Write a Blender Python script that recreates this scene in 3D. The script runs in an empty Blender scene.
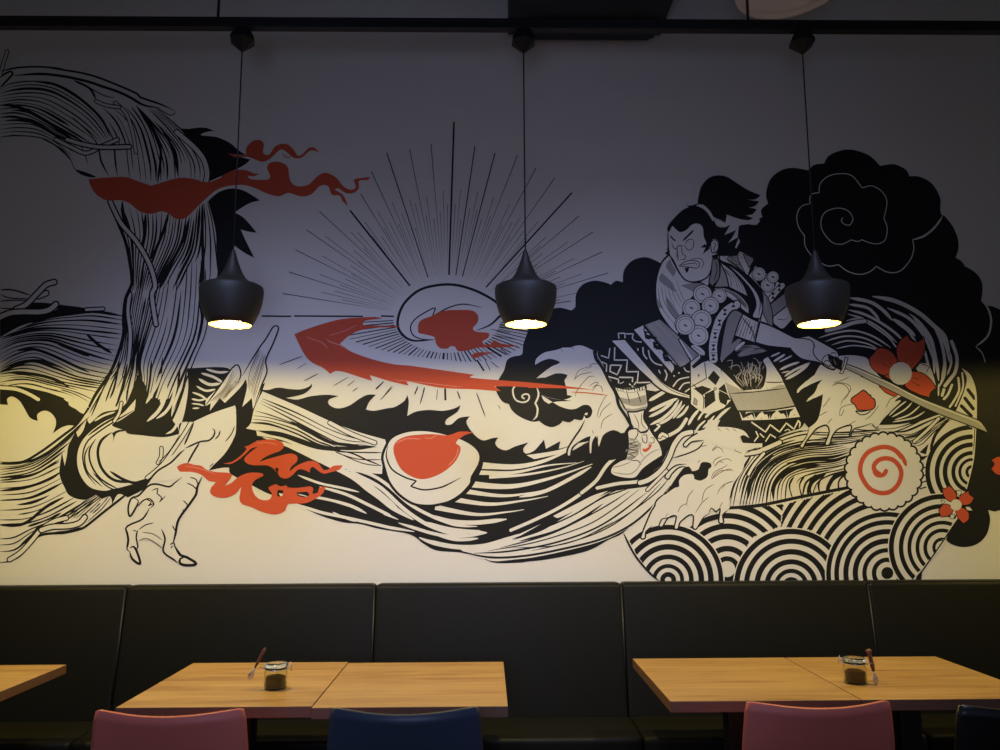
import bpy, bmesh, math, random
from mathutils import Vector, Matrix
from mathutils.geometry import delaunay_2d_cdt
random.seed(7)
C = bpy.context.scene.collection
PI = math.pi

# ------------------------------------------------------------------ camera
F_PX, TILT, YAW, ROLL, EYE = 824.1, .1435, .0169, -.0044, 1.40
WALL_Y = 3.90
fw = Vector((math.sin(YAW)*math.cos(TILT), math.cos(YAW)*math.cos(TILT), math.sin(TILT)))
rt0 = Vector((math.cos(YAW), -math.sin(YAW), 0)); up0 = rt0.cross(fw)
RT = rt0*math.cos(ROLL)+up0*math.sin(ROLL); UP = -rt0*math.sin(ROLL)+up0*math.cos(ROLL)
cd = bpy.data.cameras.new('camera'); cam = bpy.data.objects.new('camera', cd); C.objects.link(cam)
m = Matrix.Identity(4)
for i in range(3): m[i][0], m[i][1], m[i][2] = RT[i], UP[i], -fw[i]
m[2][3] = EYE
cam.matrix_world = m
cd.sensor_width = 36; cd.lens = F_PX/1000*36; cd.clip_start = .05
bpy.context.scene.camera = cam

def wall_point(px, py):
    """(x, z) on the wall plane for a measured place in the picture of the mural"""
    d = fw*F_PX+RT*(px-500)+UP*(375-py)
    k = WALL_Y/d.y
    return (d.x*k, EYE+d.z*k)

# ------------------------------------------------------------------ materials
def mat(name, col, rough=.6, metal=0, spec=.5, bump=None, coat=0):
    M = bpy.data.materials.new(name); M.use_nodes = True
    b = M.node_tree.nodes['Principled BSDF']
    b.inputs['Base Color'].default_value = (*col, 1); b.inputs['Roughness'].default_value = rough
    b.inputs['Metallic'].default_value = metal; b.inputs['Specular IOR Level'].default_value = spec
    b.inputs['Coat Weight'].default_value = coat
    if bump:
        nt = M.node_tree; n = nt.nodes.new('ShaderNodeTexNoise'); n.inputs['Scale'].default_value = bump[0]
        tc = nt.nodes.new('ShaderNodeTexCoord'); nt.links.new(tc.outputs['Object'], n.inputs['Vector'])
        bp = nt.nodes.new('ShaderNodeBump'); bp.inputs['Strength'].default_value = bump[1]; bp.inputs['Distance'].default_value = bump[2]
        nt.links.new(n.outputs['Fac'], bp.inputs['Height']); nt.links.new(bp.outputs['Normal'], b.inputs['Normal'])
    return M
PAINT = dict(rough=.75, spec=.2)
M_WALL = mat('wall_paint', (.78,.755,.70), **PAINT)
M_BLACK = mat('black_paint', (.010,.010,.011), rough=.6, spec=.25)
M_RED = mat('red_paint', (.62,.10,.048), **PAINT)
M_PINK = mat('faded_red_paint', (.74,.26,.2), **PAINT)
M_GREY = mat('grey_hatched_paint', (.37,.355,.33), **PAINT)
M_FINE = mat('fine_line_paint', (.20,.17,.13), **PAINT)
M_LGREY = mat('pale_hatched_paint', (.47,.45,.41), **PAINT)
def wood(name, axis_seed, dark):
    M = bpy.data.materials.new(name); M.use_nodes = True; nt = M.node_tree; b = nt.nodes['Principled BSDF']
    tc = nt.nodes.new('ShaderNodeTexCoord'); mp = nt.nodes.new('ShaderNodeMapping')
    mp.inputs['Scale'].default_value = (1.6, 22, 22); mp.inputs['Location'].default_value = (axis_seed, axis_seed*2.1, 0)
    nt.links.new(tc.outputs['Object'], mp.inputs['Vector'])
    n = nt.nodes.new('ShaderNodeTexNoise'); n.inputs['Scale'].default_value = 2.2; n.inputs['Detail'].default_value = 7; n.inputs['Distortion'].default_value = .6
    nt.links.new(mp.outputs['Vector'], n.inputs['Vector'])
    mp2 = nt.nodes.new('ShaderNodeMapping'); mp2.inputs['Scale'].default_value = (.7, 6.5, 6.5); mp2.inputs['Location'].default_value = (axis_seed*3, 1, 0)
    nt.links.new(tc.outputs['Object'], mp2.inputs['Vector'])
    n2 = nt.nodes.new('ShaderNodeTexNoise'); n2.inputs['Scale'].default_value = 2; n2.inputs['Detail'].default_value = 3
    nt.links.new(mp2.outputs['Vector'], n2.inputs['Vector'])
    r = nt.nodes.new('ShaderNodeValToRGB'); e = r.color_ramp
    e.elements[0].position = .30; e.elements[0].color = (.20*dark,.085*dark,.022*dark,1)
    e.elements[1].position = .70; e.elements[1].color = (.47*dark,.29*dark,.105*dark,1)
    x = e.elements.new(.46); x.color = (.36*dark,.20*dark,.062*dark,1)
    mx = nt.nodes.new('ShaderNodeMath'); mx.operation = 'MULTIPLY_ADD'; mx.inputs[1].default_value = .55; 
    m3 = nt.nodes.new('ShaderNodeMath'); m3.operation = 'MULTIPLY'; m3.inputs[1].default_value = .45
    nt.links.new(n2.outputs['Fac'], m3.inputs[0]); nt.links.new(n.outputs['Fac'], mx.inputs[0]); nt.links.new(m3.outputs[0], mx.inputs[2])
    nt.links.new(mx.outputs[0], r.inputs['Fac']); nt.links.new(r.outputs['Color'], b.inputs['Base Color'])
    b.inputs['Roughness'].default_value = .38; b.inputs['Specular IOR Level'].default_value = .4
    return M
M_WOOD = [wood('oak_veneer_%s' % s, i*3.7+1, 1) for i, s in enumerate(('warm', 'plain', 'knotty', 'streaky', 'light'))]
M_EDGE = mat('stained_oak_edge', (.15,.075,.045), rough=.5)
M_LEATHER = mat('black_leatherette', (.0075,.0072,.005), rough=.5, spec=.16, bump=(260,.12,.001))
M_PIPE = mat('black_piping', (.012,.012,.012), rough=.5)
M_METAL = mat('black_metal', (.012,.012,.013), rough=.5, spec=.4)
M_SHADE = mat('blackened_brass_shade', (.028,.024,.016), rough=.55, spec=.5)
M_BRASS = mat('gold_inner_shade', (.95,.62,.20), rough=.35, metal=.6)
M_REDC = mat('red_leather_shell', (.70,.17,.12), rough=.45, spec=.4, bump=(180,.05,.001))
M_BLUEC = mat('blue_leather_shell', (.032,.046,.072), rough=.42, spec=.5, bump=(180,.05,.001))
M_BLKC = mat('black_leather_shell', (.012,.012,.013), rough=.28, spec=.6, bump=(40,.25,.004))
M_STEEL = mat('chrome_leg', (.5,.5,.5), rough=.25, metal=1)
M_FLOOR = mat('dark_floor', (.035,.03,.027), rough=.5, bump=(30,.1,.002))
M_CEIL = mat('dark_ceiling', (.03,.03,.034), rough=.9)
M_WHITEP = mat('white_plastic', (.85,.80,.77), rough=.5)
M_CORD = mat('black_cord', (.008,.008,.008), rough=.7)
M_SPOON = mat('brown_wood_handle', (.14,.045,.03), rough=.5)
M_TIN = mat('wire_steel', (.62,.62,.7), rough=.3, metal=1)
M_SPICE2 = mat('brown_sugar', (.42,.16,.07), rough=.8, bump=(300,.5,.002))
M_SPICE = mat('amber_sugar', (.85,.50,.14), rough=.8, bump=(300,.5,.002))
def glass():
    M = bpy.data.materials.new('jar_glass'); M.use_nodes = True; nt = M.node_tree; b = nt.nodes['Principled BSDF']
    b.inputs['Base Color'].default_value = (.93,.97,.84,1); b.inputs['Transmission Weight'].default_value = 1
    b.inputs['Roughness'].default_value = .04; b.inputs['IOR'].default_value = 1.45
    return M
M_GLASS = glass()
def emit(name, col, s):
    M = bpy.data.materials.new(name); M.use_nodes = True; nt = M.node_tree; b = nt.nodes['Principled BSDF']
    b.inputs['Base Color'].default_value = (*col,1); b.inputs['Emission Color'].default_value = (*col,1); b.inputs['Emission Strength'].default_value = s
    return M
M_BULB = emit('glowing_bulb', (1,.80,.38), 60)

# ------------------------------------------------------------------ object helpers
def mesh_obj(name, verts, faces, mats, parent=None, midx=None, smooth=False):
    me = bpy.data.meshes.new(name); me.from_pydata([tuple(v) for v in verts], [], faces); 
    for M in (mats if isinstance(mats, list) else [mats]): me.materials.append(M)
    if midx: me.polygons.foreach_set('material_index', midx)
    if smooth: me.polygons.foreach_set('use_smooth', [True]*len(me.polygons))
    me.update()
    o = bpy.data.objects.new(name, me); C.objects.link(o)
    if parent: o.parent = parent
    return o
def bm_obj(name, bm, M, parent=None, smooth=False):
    bmesh.ops.recalc_face_normals(bm, faces=bm.faces)
    me = bpy.data.meshes.new(name); bm.to_mesh(me); bm.free(); me.materials.append(M)
    if smooth:
        for p in me.polygons: p.use_smooth = True
    o = bpy.data.objects.new(name, me); C.objects.link(o)
    if parent: o.parent = parent
    return o
def box(bm, c, s, bev=0, seg=3, rot=None):
    r = bmesh.ops.create_cube(bm, size=1); vs = r['verts']
    bmesh.ops.scale(bm, vec=s, verts=vs)
    if bev:
        es = list({e for v in vs for e in v.link_edges})
        rr = bmesh.ops.bevel(bm, geom=es, offset=bev, segments=seg, affect='EDGES', profile=.5)
        vs = list({v for f in rr['faces'] for v in f.verts} | {v for v in vs if v.is_valid})
    if rot: bmesh.ops.rotate(bm, verts=vs, cent=(0,0,0), matrix=rot)
    bmesh.ops.translate(bm, vec=c, verts=vs)
    return vs
def lathe(bm, prof, seg=40, cx=0, cy=0, close=False):
    rings = []
    for r, z in prof:
        rings.append([bm.verts.new((cx+r*math.cos(2*PI*k/seg), cy+r*math.sin(2*PI*k/seg), z)) for k in range(seg)])
    n = len(rings)
    for i in range(n if close else n-1):
        a, b = rings[i], rings[(i+1) % n]
        for k in range(seg): bm.faces.new((a[k], a[(k+1)%seg], b[(k+1)%seg], b[k]))
    return rings
def tube(bm, pts, r, seg=10, cap=True):
    pts = [Vector(p) for p in pts]; rings = []; prev = None
    for i, p in enumerate(pts):
        t = (pts[min(i+1, len(pts)-1)]-pts[max(i-1, 0)]).normalized()
        n = prev or (Vector((0,0,1)) if abs(t.z) < .9 else Vector((1,0,0)))
        n = (n-t*n.dot(t)).normalized(); prev = n; b = t.cross(n)
        rr = r[i] if isinstance(r, (list, tuple)) else r
        rings.append([bm.verts.new(p+(n*math.cos(2*PI*k/seg)+b*math.sin(2*PI*k/seg))*rr) for k in range(seg)])
    for a, b in zip(rings, rings[1:]):
        for k in range(seg): bm.faces.new((a[k], a[(k+1)%seg], b[(k+1)%seg], b[k]))
    if cap: bm.faces.new(rings[0]); bm.faces.new(rings[-1])
def tag(o, label, cat, group=None):
    o['label'] = label; o['category'] = cat
    if group: o['group'] = group
    return o
def thing(name, label, cat, loc, group=None):
    o = bpy.data.objects.new(name, None); C.objects.link(o); o.location = loc; o.empty_display_size = .1
    return tag(o, label, cat, group)
def struct(name, bm, M):
    o = bm_obj(name, bm, M); o['kind'] = 'structure'; return o
def dup(root, loc, label, swap=None):
    r = root.copy(); C.objects.link(r); r.location = loc; r['label'] = label
    def rec(src, dst):
        for ch in list(src.children):
            c = ch.copy(); C.objects.link(c); c.parent = dst
            if swap and c.data:
                me = None
                for a, b in swap:
                    if a.name in [x.name for x in c.data.materials if x]:
                        if me is None: me = c.data.copy(); c.data = me
                        for k, x in enumerate(me.materials):
                            if x == a: me.materials[k] = b
            rec(ch, c)
    rec(root, r)
    return r

# ------------------------------------------------------------------ the room
bm = bmesh.new(); box(bm, (.1, WALL_Y+.06, 2.0), (9.0, .12, 4.2)); struct('wall_back', bm, M_WALL)
bm = bmesh.new(); box(bm, (.1, .6, -.05), (9.0, 6.7, .1)); struct('floor', bm, M_FLOOR)
bm = bmesh.new(); box(bm, (.1, .6, 4.14), (9.0, 6.7, .1)); struct('ceiling', bm, M_CEIL)

# ------------------------------------------------------------------ banquette, one module per cushion width
SEAMS = [-2.72, -1.604, -.498, .609, 1.726, 2.86]
NAMES = ['black leatherette banquette section at the left edge of the picture',
         'black leatherette banquette section behind the wooden table under the left lamp',
         'black leatherette banquette section behind the blue chair, below the egg with red yolk',
         'black leatherette banquette section behind the right hand table pair, below the striped waves',
         'black leatherette banquette section at the right end, below the small red blossom']
def cushion(w, prof, bev):
    """extruded side profile (y, z) of width w with rounded ends"""
    bm = bmesh.new(); n = len(prof)
    cy = sum(p[0] for p in prof)/n; cz = sum(p[1] for p in prof)/n
    cols = [(-w/2, .93), (-w/2+bev*.25, .975), (-w/2+bev, 1), (w/2-bev, 1), (w/2-bev*.25, .975), (w/2, .93)]
    rings = []
    for x, s in cols:
        ring = []
        for (yy, zz) in prof:
            d = math.hypot(yy-cy, zz-cz); k = (d-(1-s)*.16)/d
            ring.append(bm.verts.new((x, cy+(yy-cy)*k, cz+(zz-cz)*k)))
        rings.append(ring)
    for a, b in zip(rings, rings[1:]):
        for i in range(n): bm.faces.new((a[i], a[(i+1)%n], b[(i+1)%n], b[i]))
    bm.faces.new(rings[0]); bm.faces.new(rings[-1])
    return bm
def rounded(pts, r, k=5):
    out = []
    n = len(pts)
    for i in range(n):
        p, a, b = Vector(pts[i]), Vector(pts[i-1]), Vector(pts[(i+1)%n])
        u = (a-p); v = (b-p); rr = min(r, u.length*.45, v.length*.45); u.normalize(); v.normalize()
        for j in range(k+1):
            t = j/k; out.append(tuple((p+u*rr)*(1-t)**2+p*2*t*(1-t)+(p+v*rr)*t*t))
    return out
for i in range(5):
    xa, xb = SEAMS[i], SEAMS[i+1]; w = xb-xa-.006; cx = (xa+xb)/2
    t = thing('banquette_section', NAMES[i], 'bench', (cx, 3.62, 0), 'banquette sections along the wall')
    back = cushion(w, rounded([(.275,.40), (.275,1.0), (.178,1.003), (.075,.40)], .022), .018)
    bm_obj('backrest', back, M_LEATHER, t, True)
    seat = cushion(w, rounded([(.068,.34), (.062,.462), (-.262,.462), (-.262,.34)], .022), .018)
    bm_obj('seat', seat, M_LEATHER, t, True)
    bm = bmesh.new(); box(bm, (0, .0, .175), (xb-xa-.002, .46, .31)); box(bm, (0,.25,.2), (xb-xa-.002, .05, .395))
    bm_obj('plinth', bm, M_METAL, t)
    bm = bmesh.new(); tube(bm, [(w/2-.001, .175, .990), (w/2-.001, .10, .52)], .0045, 6)
    bm_obj('seam_piping', bm, M_PIPE, t, True)

# ------------------------------------------------------------------ tables
TW, TD = .607, .684
def table(cx, cy, wd, label):
    t = thing('dining_table', label, 'table', (cx, cy, 0), 'oak topped tables in front of the banquette')
    bm = bmesh.new(); box(bm, (0, 0, .7325), (TW, TD, .035), .0025, 2)
    me = bm_obj('tabletop', bm, wd, t)
    me.data.materials.append(M_EDGE)
    for p in me.data.polygons:
        if abs(p.normal.z) < .5: p.material_index = 1
    bm = bmesh.new(); box(bm, (0, 0, .36), (.075, .075, .70), .006, 2); bm_obj('pedestal', bm, M_METAL, t)
    bm = bmesh.new(); box(bm, (0, 0, .708), (.34, .34, .014), .003, 2); bm_obj('mounting_plate', bm, M_METAL, t)
    bm = bmesh.new(); box(bm, (0, 0, .009), (.42, .42, .018), .006, 2); bm_obj('base_plate', bm, M_METAL, t)
    return t
table(-1.940, 3.025, M_WOOD[4], 'wooden table cut off by the left edge of the picture')
table(-.848, 3.035, M_WOOD[0], 'oak topped table with a glass jar, in front of the red chair on the left')
table(-.238, 3.015, M_WOOD[1], 'empty oak topped table in front of the blue chair')
table(.883, 3.055, M_WOOD[2], 'empty oak topped table with dark grain streaks, in front of the right hand red chair')
table(1.493, 3.055, M_WOOD[3], 'oak topped table with a glass jar, in front of the black chair on the right')

# ------------------------------------------------------------------ chairs (seen from behind)
def make_chair(label, loc, M, group='moulded shell chairs at the tables'):
    t = thing('shell_chair', label, 'chair', loc, group)
    bm = bmesh.new(); NU, NV = 28, 26; TH = .011; g = {}
    def P(u, v):   # u -1..1 across, v 0 front lip .. 1 top of the back
        if v < .5:
            s = v/.5; y = .235-.40*s; z = .452-.022*math.sin(PI*s)+.012*(1-s)
            if s > .8: z += (s-.8)**2*.45
            w = .205+.012*math.sin(PI*s); bow = 0
            z += .020*abs(u)**2.5
            return Vector((u*w, y, z))
        s = (v-.5)/.5; a = s
        y = -.165-.055*math.sin(min(1, s*1.4)*PI/2)-.035*s
        z = .470+.330*s**.92
        w = .207+.012*math.sin(PI*s)-.002*s
        cup = (1-u*u)
        dip = .012*s**3
        y -= .045*s*cup
        ex = abs(u)**6*.004*s
        return Vector((u*w, y, z-dip*cup-ex))
    for side in (0, 1):
        for j in range(NV+1):
            for i in range(NU+1):
                u = -1+2*i/NU; v = j/NV
                # rounded corners at the top and the front
                uu = u
                p = P(uu, v); e = 1e-3
                n = (P(min(1, uu+e), v)-P(max(-1, uu-e), v)).cross(P(uu, min(1, v+e))-P(uu, max(0, v-e)))
                n.normalize()
                cr = .02
                wx = abs(p.x); top = P(uu, 1).z if v > .5 else 0
                if v > .5:
                    dx = .207-wx; dz = .800-p.z
                    if dx < cr and dz < cr and (cr-dx)**2+(cr-dz)**2 > cr*cr:
                        k = cr/math.hypot(cr-dx, cr-dz); p.x = math.copysign(.207-cr+(cr-dx)*k, p.x); p.z = .800-cr+(cr-dz)*k
                g[side, i, j] = bm.verts.new(p+n*(TH if side else 0))
    for j in range(NV):
        for i in range(NU):
            bm.faces.new((g[0,i,j], g[0,i,j+1], g[0,i+1,j+1], g[0,i+1,j])); bm.faces.new((g[1,i,j], g[1,i+1,j], g[1,i+1,j+1], g[1,i,j+1]))
    for i in range(NU):
        for j in (0, NV): bm.faces.new((g[0,i,j], g[0,i+1,j], g[1,i+1,j], g[1,i,j]))
    for j in range(NV):
        for i in (0, NU): bm.faces.new((g[0,i,j], g[0,i,j+1], g[1,i,j+1], g[1,i,j]))
    o = bm_obj('seat_shell', bm, M, t, True)
    for sx in (-1, 1):
        for sy in (-1, 1):
            bm = bmesh.new(); tube(bm, [(sx*.12, sy*.11-.01, .428), (sx*.17, sy*.17-.01, .40), (sx*.20, sy*.205-.01, .02), (sx*.20, sy*.207-.01, 0)], .010, 10)
            bm_obj('leg', bm, M_METAL, t, True)
    bm = bmesh.new(); box(bm, (0, -.01, .424), (.26, .26, .012), .004, 2); bm_obj('under_frame', bm, M_METAL, t)
    return t
c0 = make_chair('red moulded chair on the left, at the oak table with a jar', (-.795, 2.425, 0), M_REDC); c0.scale = (.90, .92, 1.092)
dup(c0, (-.206, 2.425, 0), 'dark blue moulded chair at the empty oak table', [(M_REDC, M_BLUEC)])
dup(c0, (.852, 2.45, 0), 'red moulded chair on the right, beside the black chair')
dup(c0, (1.375, 2.40, 0), 'shiny black moulded chair at the right edge of the picture', [(M_REDC, M_BLKC)])

# ------------------------------------------------------------------ pendant lamps on the track
RAIL_Z, RAIL_Y = 3.278, 3.10
bm = bmesh.new(); box(bm, (.1, RAIL_Y, RAIL_Z), (6.2, .035, .045), .003, 2); box(bm, (.1, RAIL_Y, RAIL_Z+.012), (6.2, .045, .012), .002, 1)
tr = bm_obj('lighting_track', bm, M_METAL); tag(tr, 'long black lighting track running across the top of the wall', 'track')
for x in (-1.078, 1.070, ):
    bm = bmesh.new(); tube(bm, [(x, RAIL_Y, RAIL_Z+.02), (x, RAIL_Y, 4.095)], .006, 8); bm_obj('hanger_rod', bm, M_METAL, tr, True)
PROF = [(.0815,0),(.093,.024),(.105,.052),(.1145,.085),(.1185,.112),(.1195,.138),(.1165,.149),(.104,.156),(.083,.163),(.064,.172),(.050,.186),(.039,.203),(.030,.223),(.022,.244),(.0155,.264),(.0095,.284),(.0045,.297)]
def make_lamp(x, label):
    L = thing('pendant_lamp', label, 'lamp', (x, RAIL_Y, 2.043), 'black pendant lamps in front of the mural')
    inner = [(r-.004, z) for r, z in PROF if r > .02]
    bm = bmesh.new(); pr = PROF+[(.0008,.299)]+[(.0008,.28)]+inner[::-1]
    lathe(bm, pr, 64, close=True); sh = bm_obj('lamp_shade', bm, M_SHADE, L, True)
    sh.data.materials.append(M_BRASS)
    for p in sh.data.polygons:
        c = p.center; r = math.hypot(c.x, c.y)
        if p.normal.x*c.x+p.normal.y*c.y < -.001*r or (c.z > .1 and p.normal.z < -.3 and p.normal.x*c.x+p.normal.y*c.y < 0): p.material_index = 1
    bm = bmesh.new(); lathe(bm, [(.001,.12),(.022,.118),(.024,.075),(.020,.07),(.001,.07)], 24); bm_obj('bulb_socket', bm, M_METAL, L, True)
    bm = bmesh.new(); lathe(bm, [(.0005,.070),(.016,.066),(.030,.052),(.040,.036),(.0465,.022),(.046,.017),(.030,.0145),(.0005,.0135)], 40)
    b = bm_obj('light_bulb', bm, M_BULB, L, True)
    bm = bmesh.new(); tube(bm, [(0,0,.296), (0,0,RAIL_Z-2.043-.115)], .0028, 8); bm_obj('cord', bm, M_CORD, L, True)
    zt = RAIL_Z-2.043-.022
    bm = bmesh.new(); lathe(bm, [(.001,zt),(.030,zt),(.036,zt-.012),(.052,zt-.040),(.053,zt-.052),(.030,zt-.074),(.006,zt-.095),(.004,zt-.097),(.001,zt-.097)], 6)
    bmesh.ops.rotate(bm, verts=bm.verts[:], cent=(0,0,0), matrix=Matrix.Rotation(x*1.7+.3, 3, 'Z'))
    bm_obj('track_adapter', bm, M_METAL, L)
    return L
LX = (-.976, .153, 1.285, -2.06, 2.80)
make_lamp(LX[0], 'black pendant lamp with a glowing opening, leftmost of the three')
make_lamp(LX[1], 'black pendant lamp with a glowing opening, middle one beside the sun rays')
make_lamp(LX[2], 'black pendant lamp with a glowing opening, rightmost, in front of the black cloud')
make_lamp(LX[3], 'black pendant lamp hanging just beyond the left edge of the picture')
make_lamp(LX[4], 'black pendant lamp hanging beyond the right edge of the picture')

# black box housing over the track and the round ringed fitting
bm = bmesh.new()
def prism(bm, poly, y0, y1):
    a = [bm.verts.new((x, y0, z)) for x, z in poly]; b = [bm.verts.new((x, y1, z)) for x, z in poly]
    n = len(poly)
    bm.faces.new(a); bm.faces.new(b)
    for i in range(n): bm.faces.new((a[i], a[(i+1)%n], b[(i+1)%n], b[i]))
prism(bm, [(.112,3.675),(.875,3.675),(.875,4.09),(.112,4.09)], 2.75, 3.835)
hb = bm_obj('air_duct', bm, M_METAL); tag(hb, 'black boxed air duct coming down behind the track at the top', 'duct')
bm = bmesh.new(); prism(bm, [(.20,3.677),(.845,3.677),(.845,3.665),(.81,3.648),(.20,3.648)], 3.70, 3.835); bm_obj('duct_lip', bm, M_METAL, hb)
rf = thing('round_ceiling_fitting', 'round white ringed fitting at the top edge, above the right hand lamp', 'ceiling light', (1.262, 3.12, 3.36))
rf.location.z = 3.46
bm = bmesh.new(); lathe(bm, [(.001,.05),(.10,.05),(.20,.035),(.225,.012),(.222,.0),(.205,-.004),(.195,.006),(.185,.006),(.175,-.002),(.120,-.006),(.11,.004),(.001,.004)], 64)
bm_obj('ringed_dish', bm, M_WHITEP, rf, True)
bm = bmesh.new(); tube(bm, [(0,0,.045),(0,0,.625)], .012, 10); bm_obj('stem', bm, M_WHITEP, rf, True)
rf.rotation_euler = (0, math.radians(-3), 0)

# ------------------------------------------------------------------ jars on the tables
def make_jar(label, loc, rz):
    J = thing('glass_jar', label, 'jar', loc, 'swing top jars on the tables')
    bm = bmesh.new()
    lathe(bm, [(.001,.0008),(.031,.0008),(.036,.003),(.038,.008),(.038,.055),(.036,.062),(.0365,.070),(.034,.070),(.0335,.062),(.0352,.054),(.0352,.009),(.033,.005),(.001,.004)], 40)
    bm_obj('jar_body', bm, M_GLASS, J, True)
    bm = bmesh.new(); lathe(bm, [(.001,.0045),(.0325,.0055),(.0348,.010),(.0348,.038),(.030,.041),(.015,.037),(.001,.040)], 32); bm_obj('sugar_filling', bm, M_SPICE, J, True)
    bm = bmesh.new(); lathe(bm, [(.001,.0705),(.038,.0705),(.039,.074),(.0385,.082),(.034,.086),(.020,.0875),(.001,.0875)], 40); bm_obj('glass_lid', bm, M_GLASS, J, True)
    bm = bmesh.new(); tube(bm, [(.0385*math.cos(a),.0385*math.sin(a),.066) for a in [2*PI*k/32 for k in range(33)]], .0011, 6, False)
    tube(bm, [(.039,-.010,.066),(.047,-.008,.072),(.050,0,.082),(.046,0,.088)], .0011, 6); tube(bm, [(.039,.010,.066),(.047,.008,.072),(.050,0,.082)], .0011, 6)
    tube(bm, [(.047,0,.085),(.052,0,.070),(.0515,0,.058)], .0016, 6)
    tube(bm, [(-.039,-.008,.066),(-.050,-.004,.072),(-.058,0,.070),(-.050,.004,.068),(-.039,.008,.066)], .0011, 6)
    bm_obj('wire_clasp', bm, M_TIN, J, True)
    J.rotation_euler = (0,0,rz)
    return J
make_jar('swing top glass jar of amber sugar on the table under the left lamp', (-.717,2.93,.75), 0)
j2 = dup(bpy.data.objects['glass_jar'], (1.272,2.945,.75), 'swing top glass jar of brown sugar near the seam of the right hand tables', [(M_SPICE, M_SPICE2)]); j2.rotation_euler = (0,0,2.6)
def spoon(label, loc, rot, flip):
    S = thing('small_spoon', label, 'spoon', loc, 'spoons leaning on the jars')
    bm = bmesh.new()
    tube(bm, [(0,0,0),(0,0,.012),(0,0,.030)], [.003,.0042,.0022], 8)
    vs = bmesh.ops.create_uvsphere(bm, u_segments=14, v_segments=8, radius=1)['verts']
    bmesh.ops.scale(bm, vec=(.0095,.003,.014), verts=vs); bmesh.ops.translate(bm, vec=(0,0,.0), verts=vs)
    bm_obj('steel_bowl', bm, M_TIN, S, True)
    bm = bmesh.new(); tube(bm, [(0,0,.028),(0,0,.045),(0,0,.085),(0,0,.098),(0,0,.102)], [.003,.0048,.0055,.004,.0015] if not flip else [.0045,.0075,.0065,.011,.004], 12); bm_obj('handle', bm, M_SPOON, S, True)
    S.rotation_euler = rot
    return S
s1 = spoon('small wooden handled spoon leaning on the left jar', (-.800,2.925,.795), (0,math.radians(27),0), 0)
s2 = spoon('small wooden handled spoon standing against the right jar', (1.333,2.925,.7645), (math.radians(-3),math.radians(-9),0), 1)

# ------------------------------------------------------------------ light
W = bpy.data.worlds.new('dusk'); bpy.context.scene.world = W; W.use_nodes = True
bg = W.node_tree.nodes['Background']; bg.inputs['Color'].default_value = (.74,.82,1,1); bg.inputs['Strength'].default_value = .082
def light(name, kind, loc, energy, col, **kw):
    d = bpy.data.lights.new(name, kind); d.energy = energy; d.color = col
    for k, v in kw.items(): setattr(d, k, v)
    o = bpy.data.objects.new(name, d); C.objects.link(o); o.location = loc; return o
for x in LX:
    light('lamp_light', 'POINT', (x, RAIL_Y, 2.043+.0108), 26 if x < -2 else 20, (1,.79,.17), shadow_soft_size=.011)
    light('lamp_downlight', 'SPOT', (x, RAIL_Y, 2.043+.008), 22, (1,.74,.20), shadow_soft_size=.03, spot_size=math.radians(132), spot_blend=.85)
w = light('added_cool_fill', 'SPOT', (-.2, -.7, 1.35), 72, (.45,.56,1), shadow_soft_size=.35, spot_size=math.radians(68), spot_blend=1)  # added cool spot behind the camera, brings blue to the upper wall
w.rotation_euler = (Vector((-.05, 3.9, 2.0))-w.location).to_track_quat('-Z', 'Y').to_euler()
for cx, en in ((-.85, 225), (.70, 210)):  # added unseen spots, wash the middle of the wall in cool light
    w = light('added_wall_wash', 'SPOT', (cx, 1.0, 3.7), en, (.46,.55,1), shadow_soft_size=.45, spot_size=math.radians(58), spot_blend=1)
    w.rotation_euler = (Vector((cx, 3.9, .64))-w.location).to_track_quat('-Z', 'Y').to_euler()
sc = bpy.context.scene
sc.view_settings.view_transform = 'Standard'; sc.view_settings.look = 'None'; sc.view_settings.exposure = 0; sc.view_settings.gamma = 1
sc.view_settings.use_curve_mapping = False
try:
    sc.cycles.use_denoising = True; sc.cycles.max_bounces = 8; sc.cycles.caustics_refractive = False; sc.cycles.caustics_reflective = False
    sc.cycles.sample_clamp_indirect = 4
except Exception: pass

# ------------------------------------------------------------------ the painted mural (flat paint on the wall, traced curve by curve)
REG = {'a':(0,50,6.25),'b':(140,90,6.25),'c':(0,170,6.25),'d':(100,170,6.25),'e':(0,270,6.25),'f':(200,120,5),'g':(380,120,4.1667),
 'h':(180,260,5),'i':(0,370,6.25),'j':(0,470,6.25),'k':(110,370,6.25),'l':(110,470,6.25),'m':(230,370,6.25),'n':(230,470,6.25),
 'o':(280,280,6.25),'p':(380,270,6.25),'q':(360,370,6.25),'r':(360,470,6.25),'s':(480,340,6.25),'t':(500,450,6.25),'u':(520,240,6.25),
 'v':(640,165,8.333),'w':(640,240,8.333),'x':(720,240,8.333),'y':(590,310,8.333),'z':(590,390,8.333),'A':(690,310,8.333),
 'B':(690,380,6.25),'C':(740,140,5),'D':(840,200,6.25),'E':(780,290,6.25),'F':(860,290,7.143),'G':(800,380,5),'H':(620,460,6.25),
 'I':(760,480,6.818),'J':(860,480,6.818),'L':(640,400,8.333),'M':(860,350,7.143),'N':(760,380,8.333),'O':(940,440,6.25),'0':(0,0,1),'V':(660,370,4.1667),'T':(440,380,4.1667),'U':(180,400,4.1667)}
PM = {'K':M_BLACK,'W':M_WALL,'R':M_RED,'P':M_PINK,'G':M_GREY,'F':M_FINE,'H':M_LGREY}
ML = list(PM); MIX = {k:i for i, k in enumerate(ML)}
class Part:
    def __init__(s): s.v = []; s.f = []; s.mi = []
PARTS = {}; cur = [None]; layer = [0]; lastcol = [None]
STEP = 2.5e-6
def lay(col):
    layer[0] += 1
    return WALL_Y-.0004-layer[0]*STEP
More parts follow.
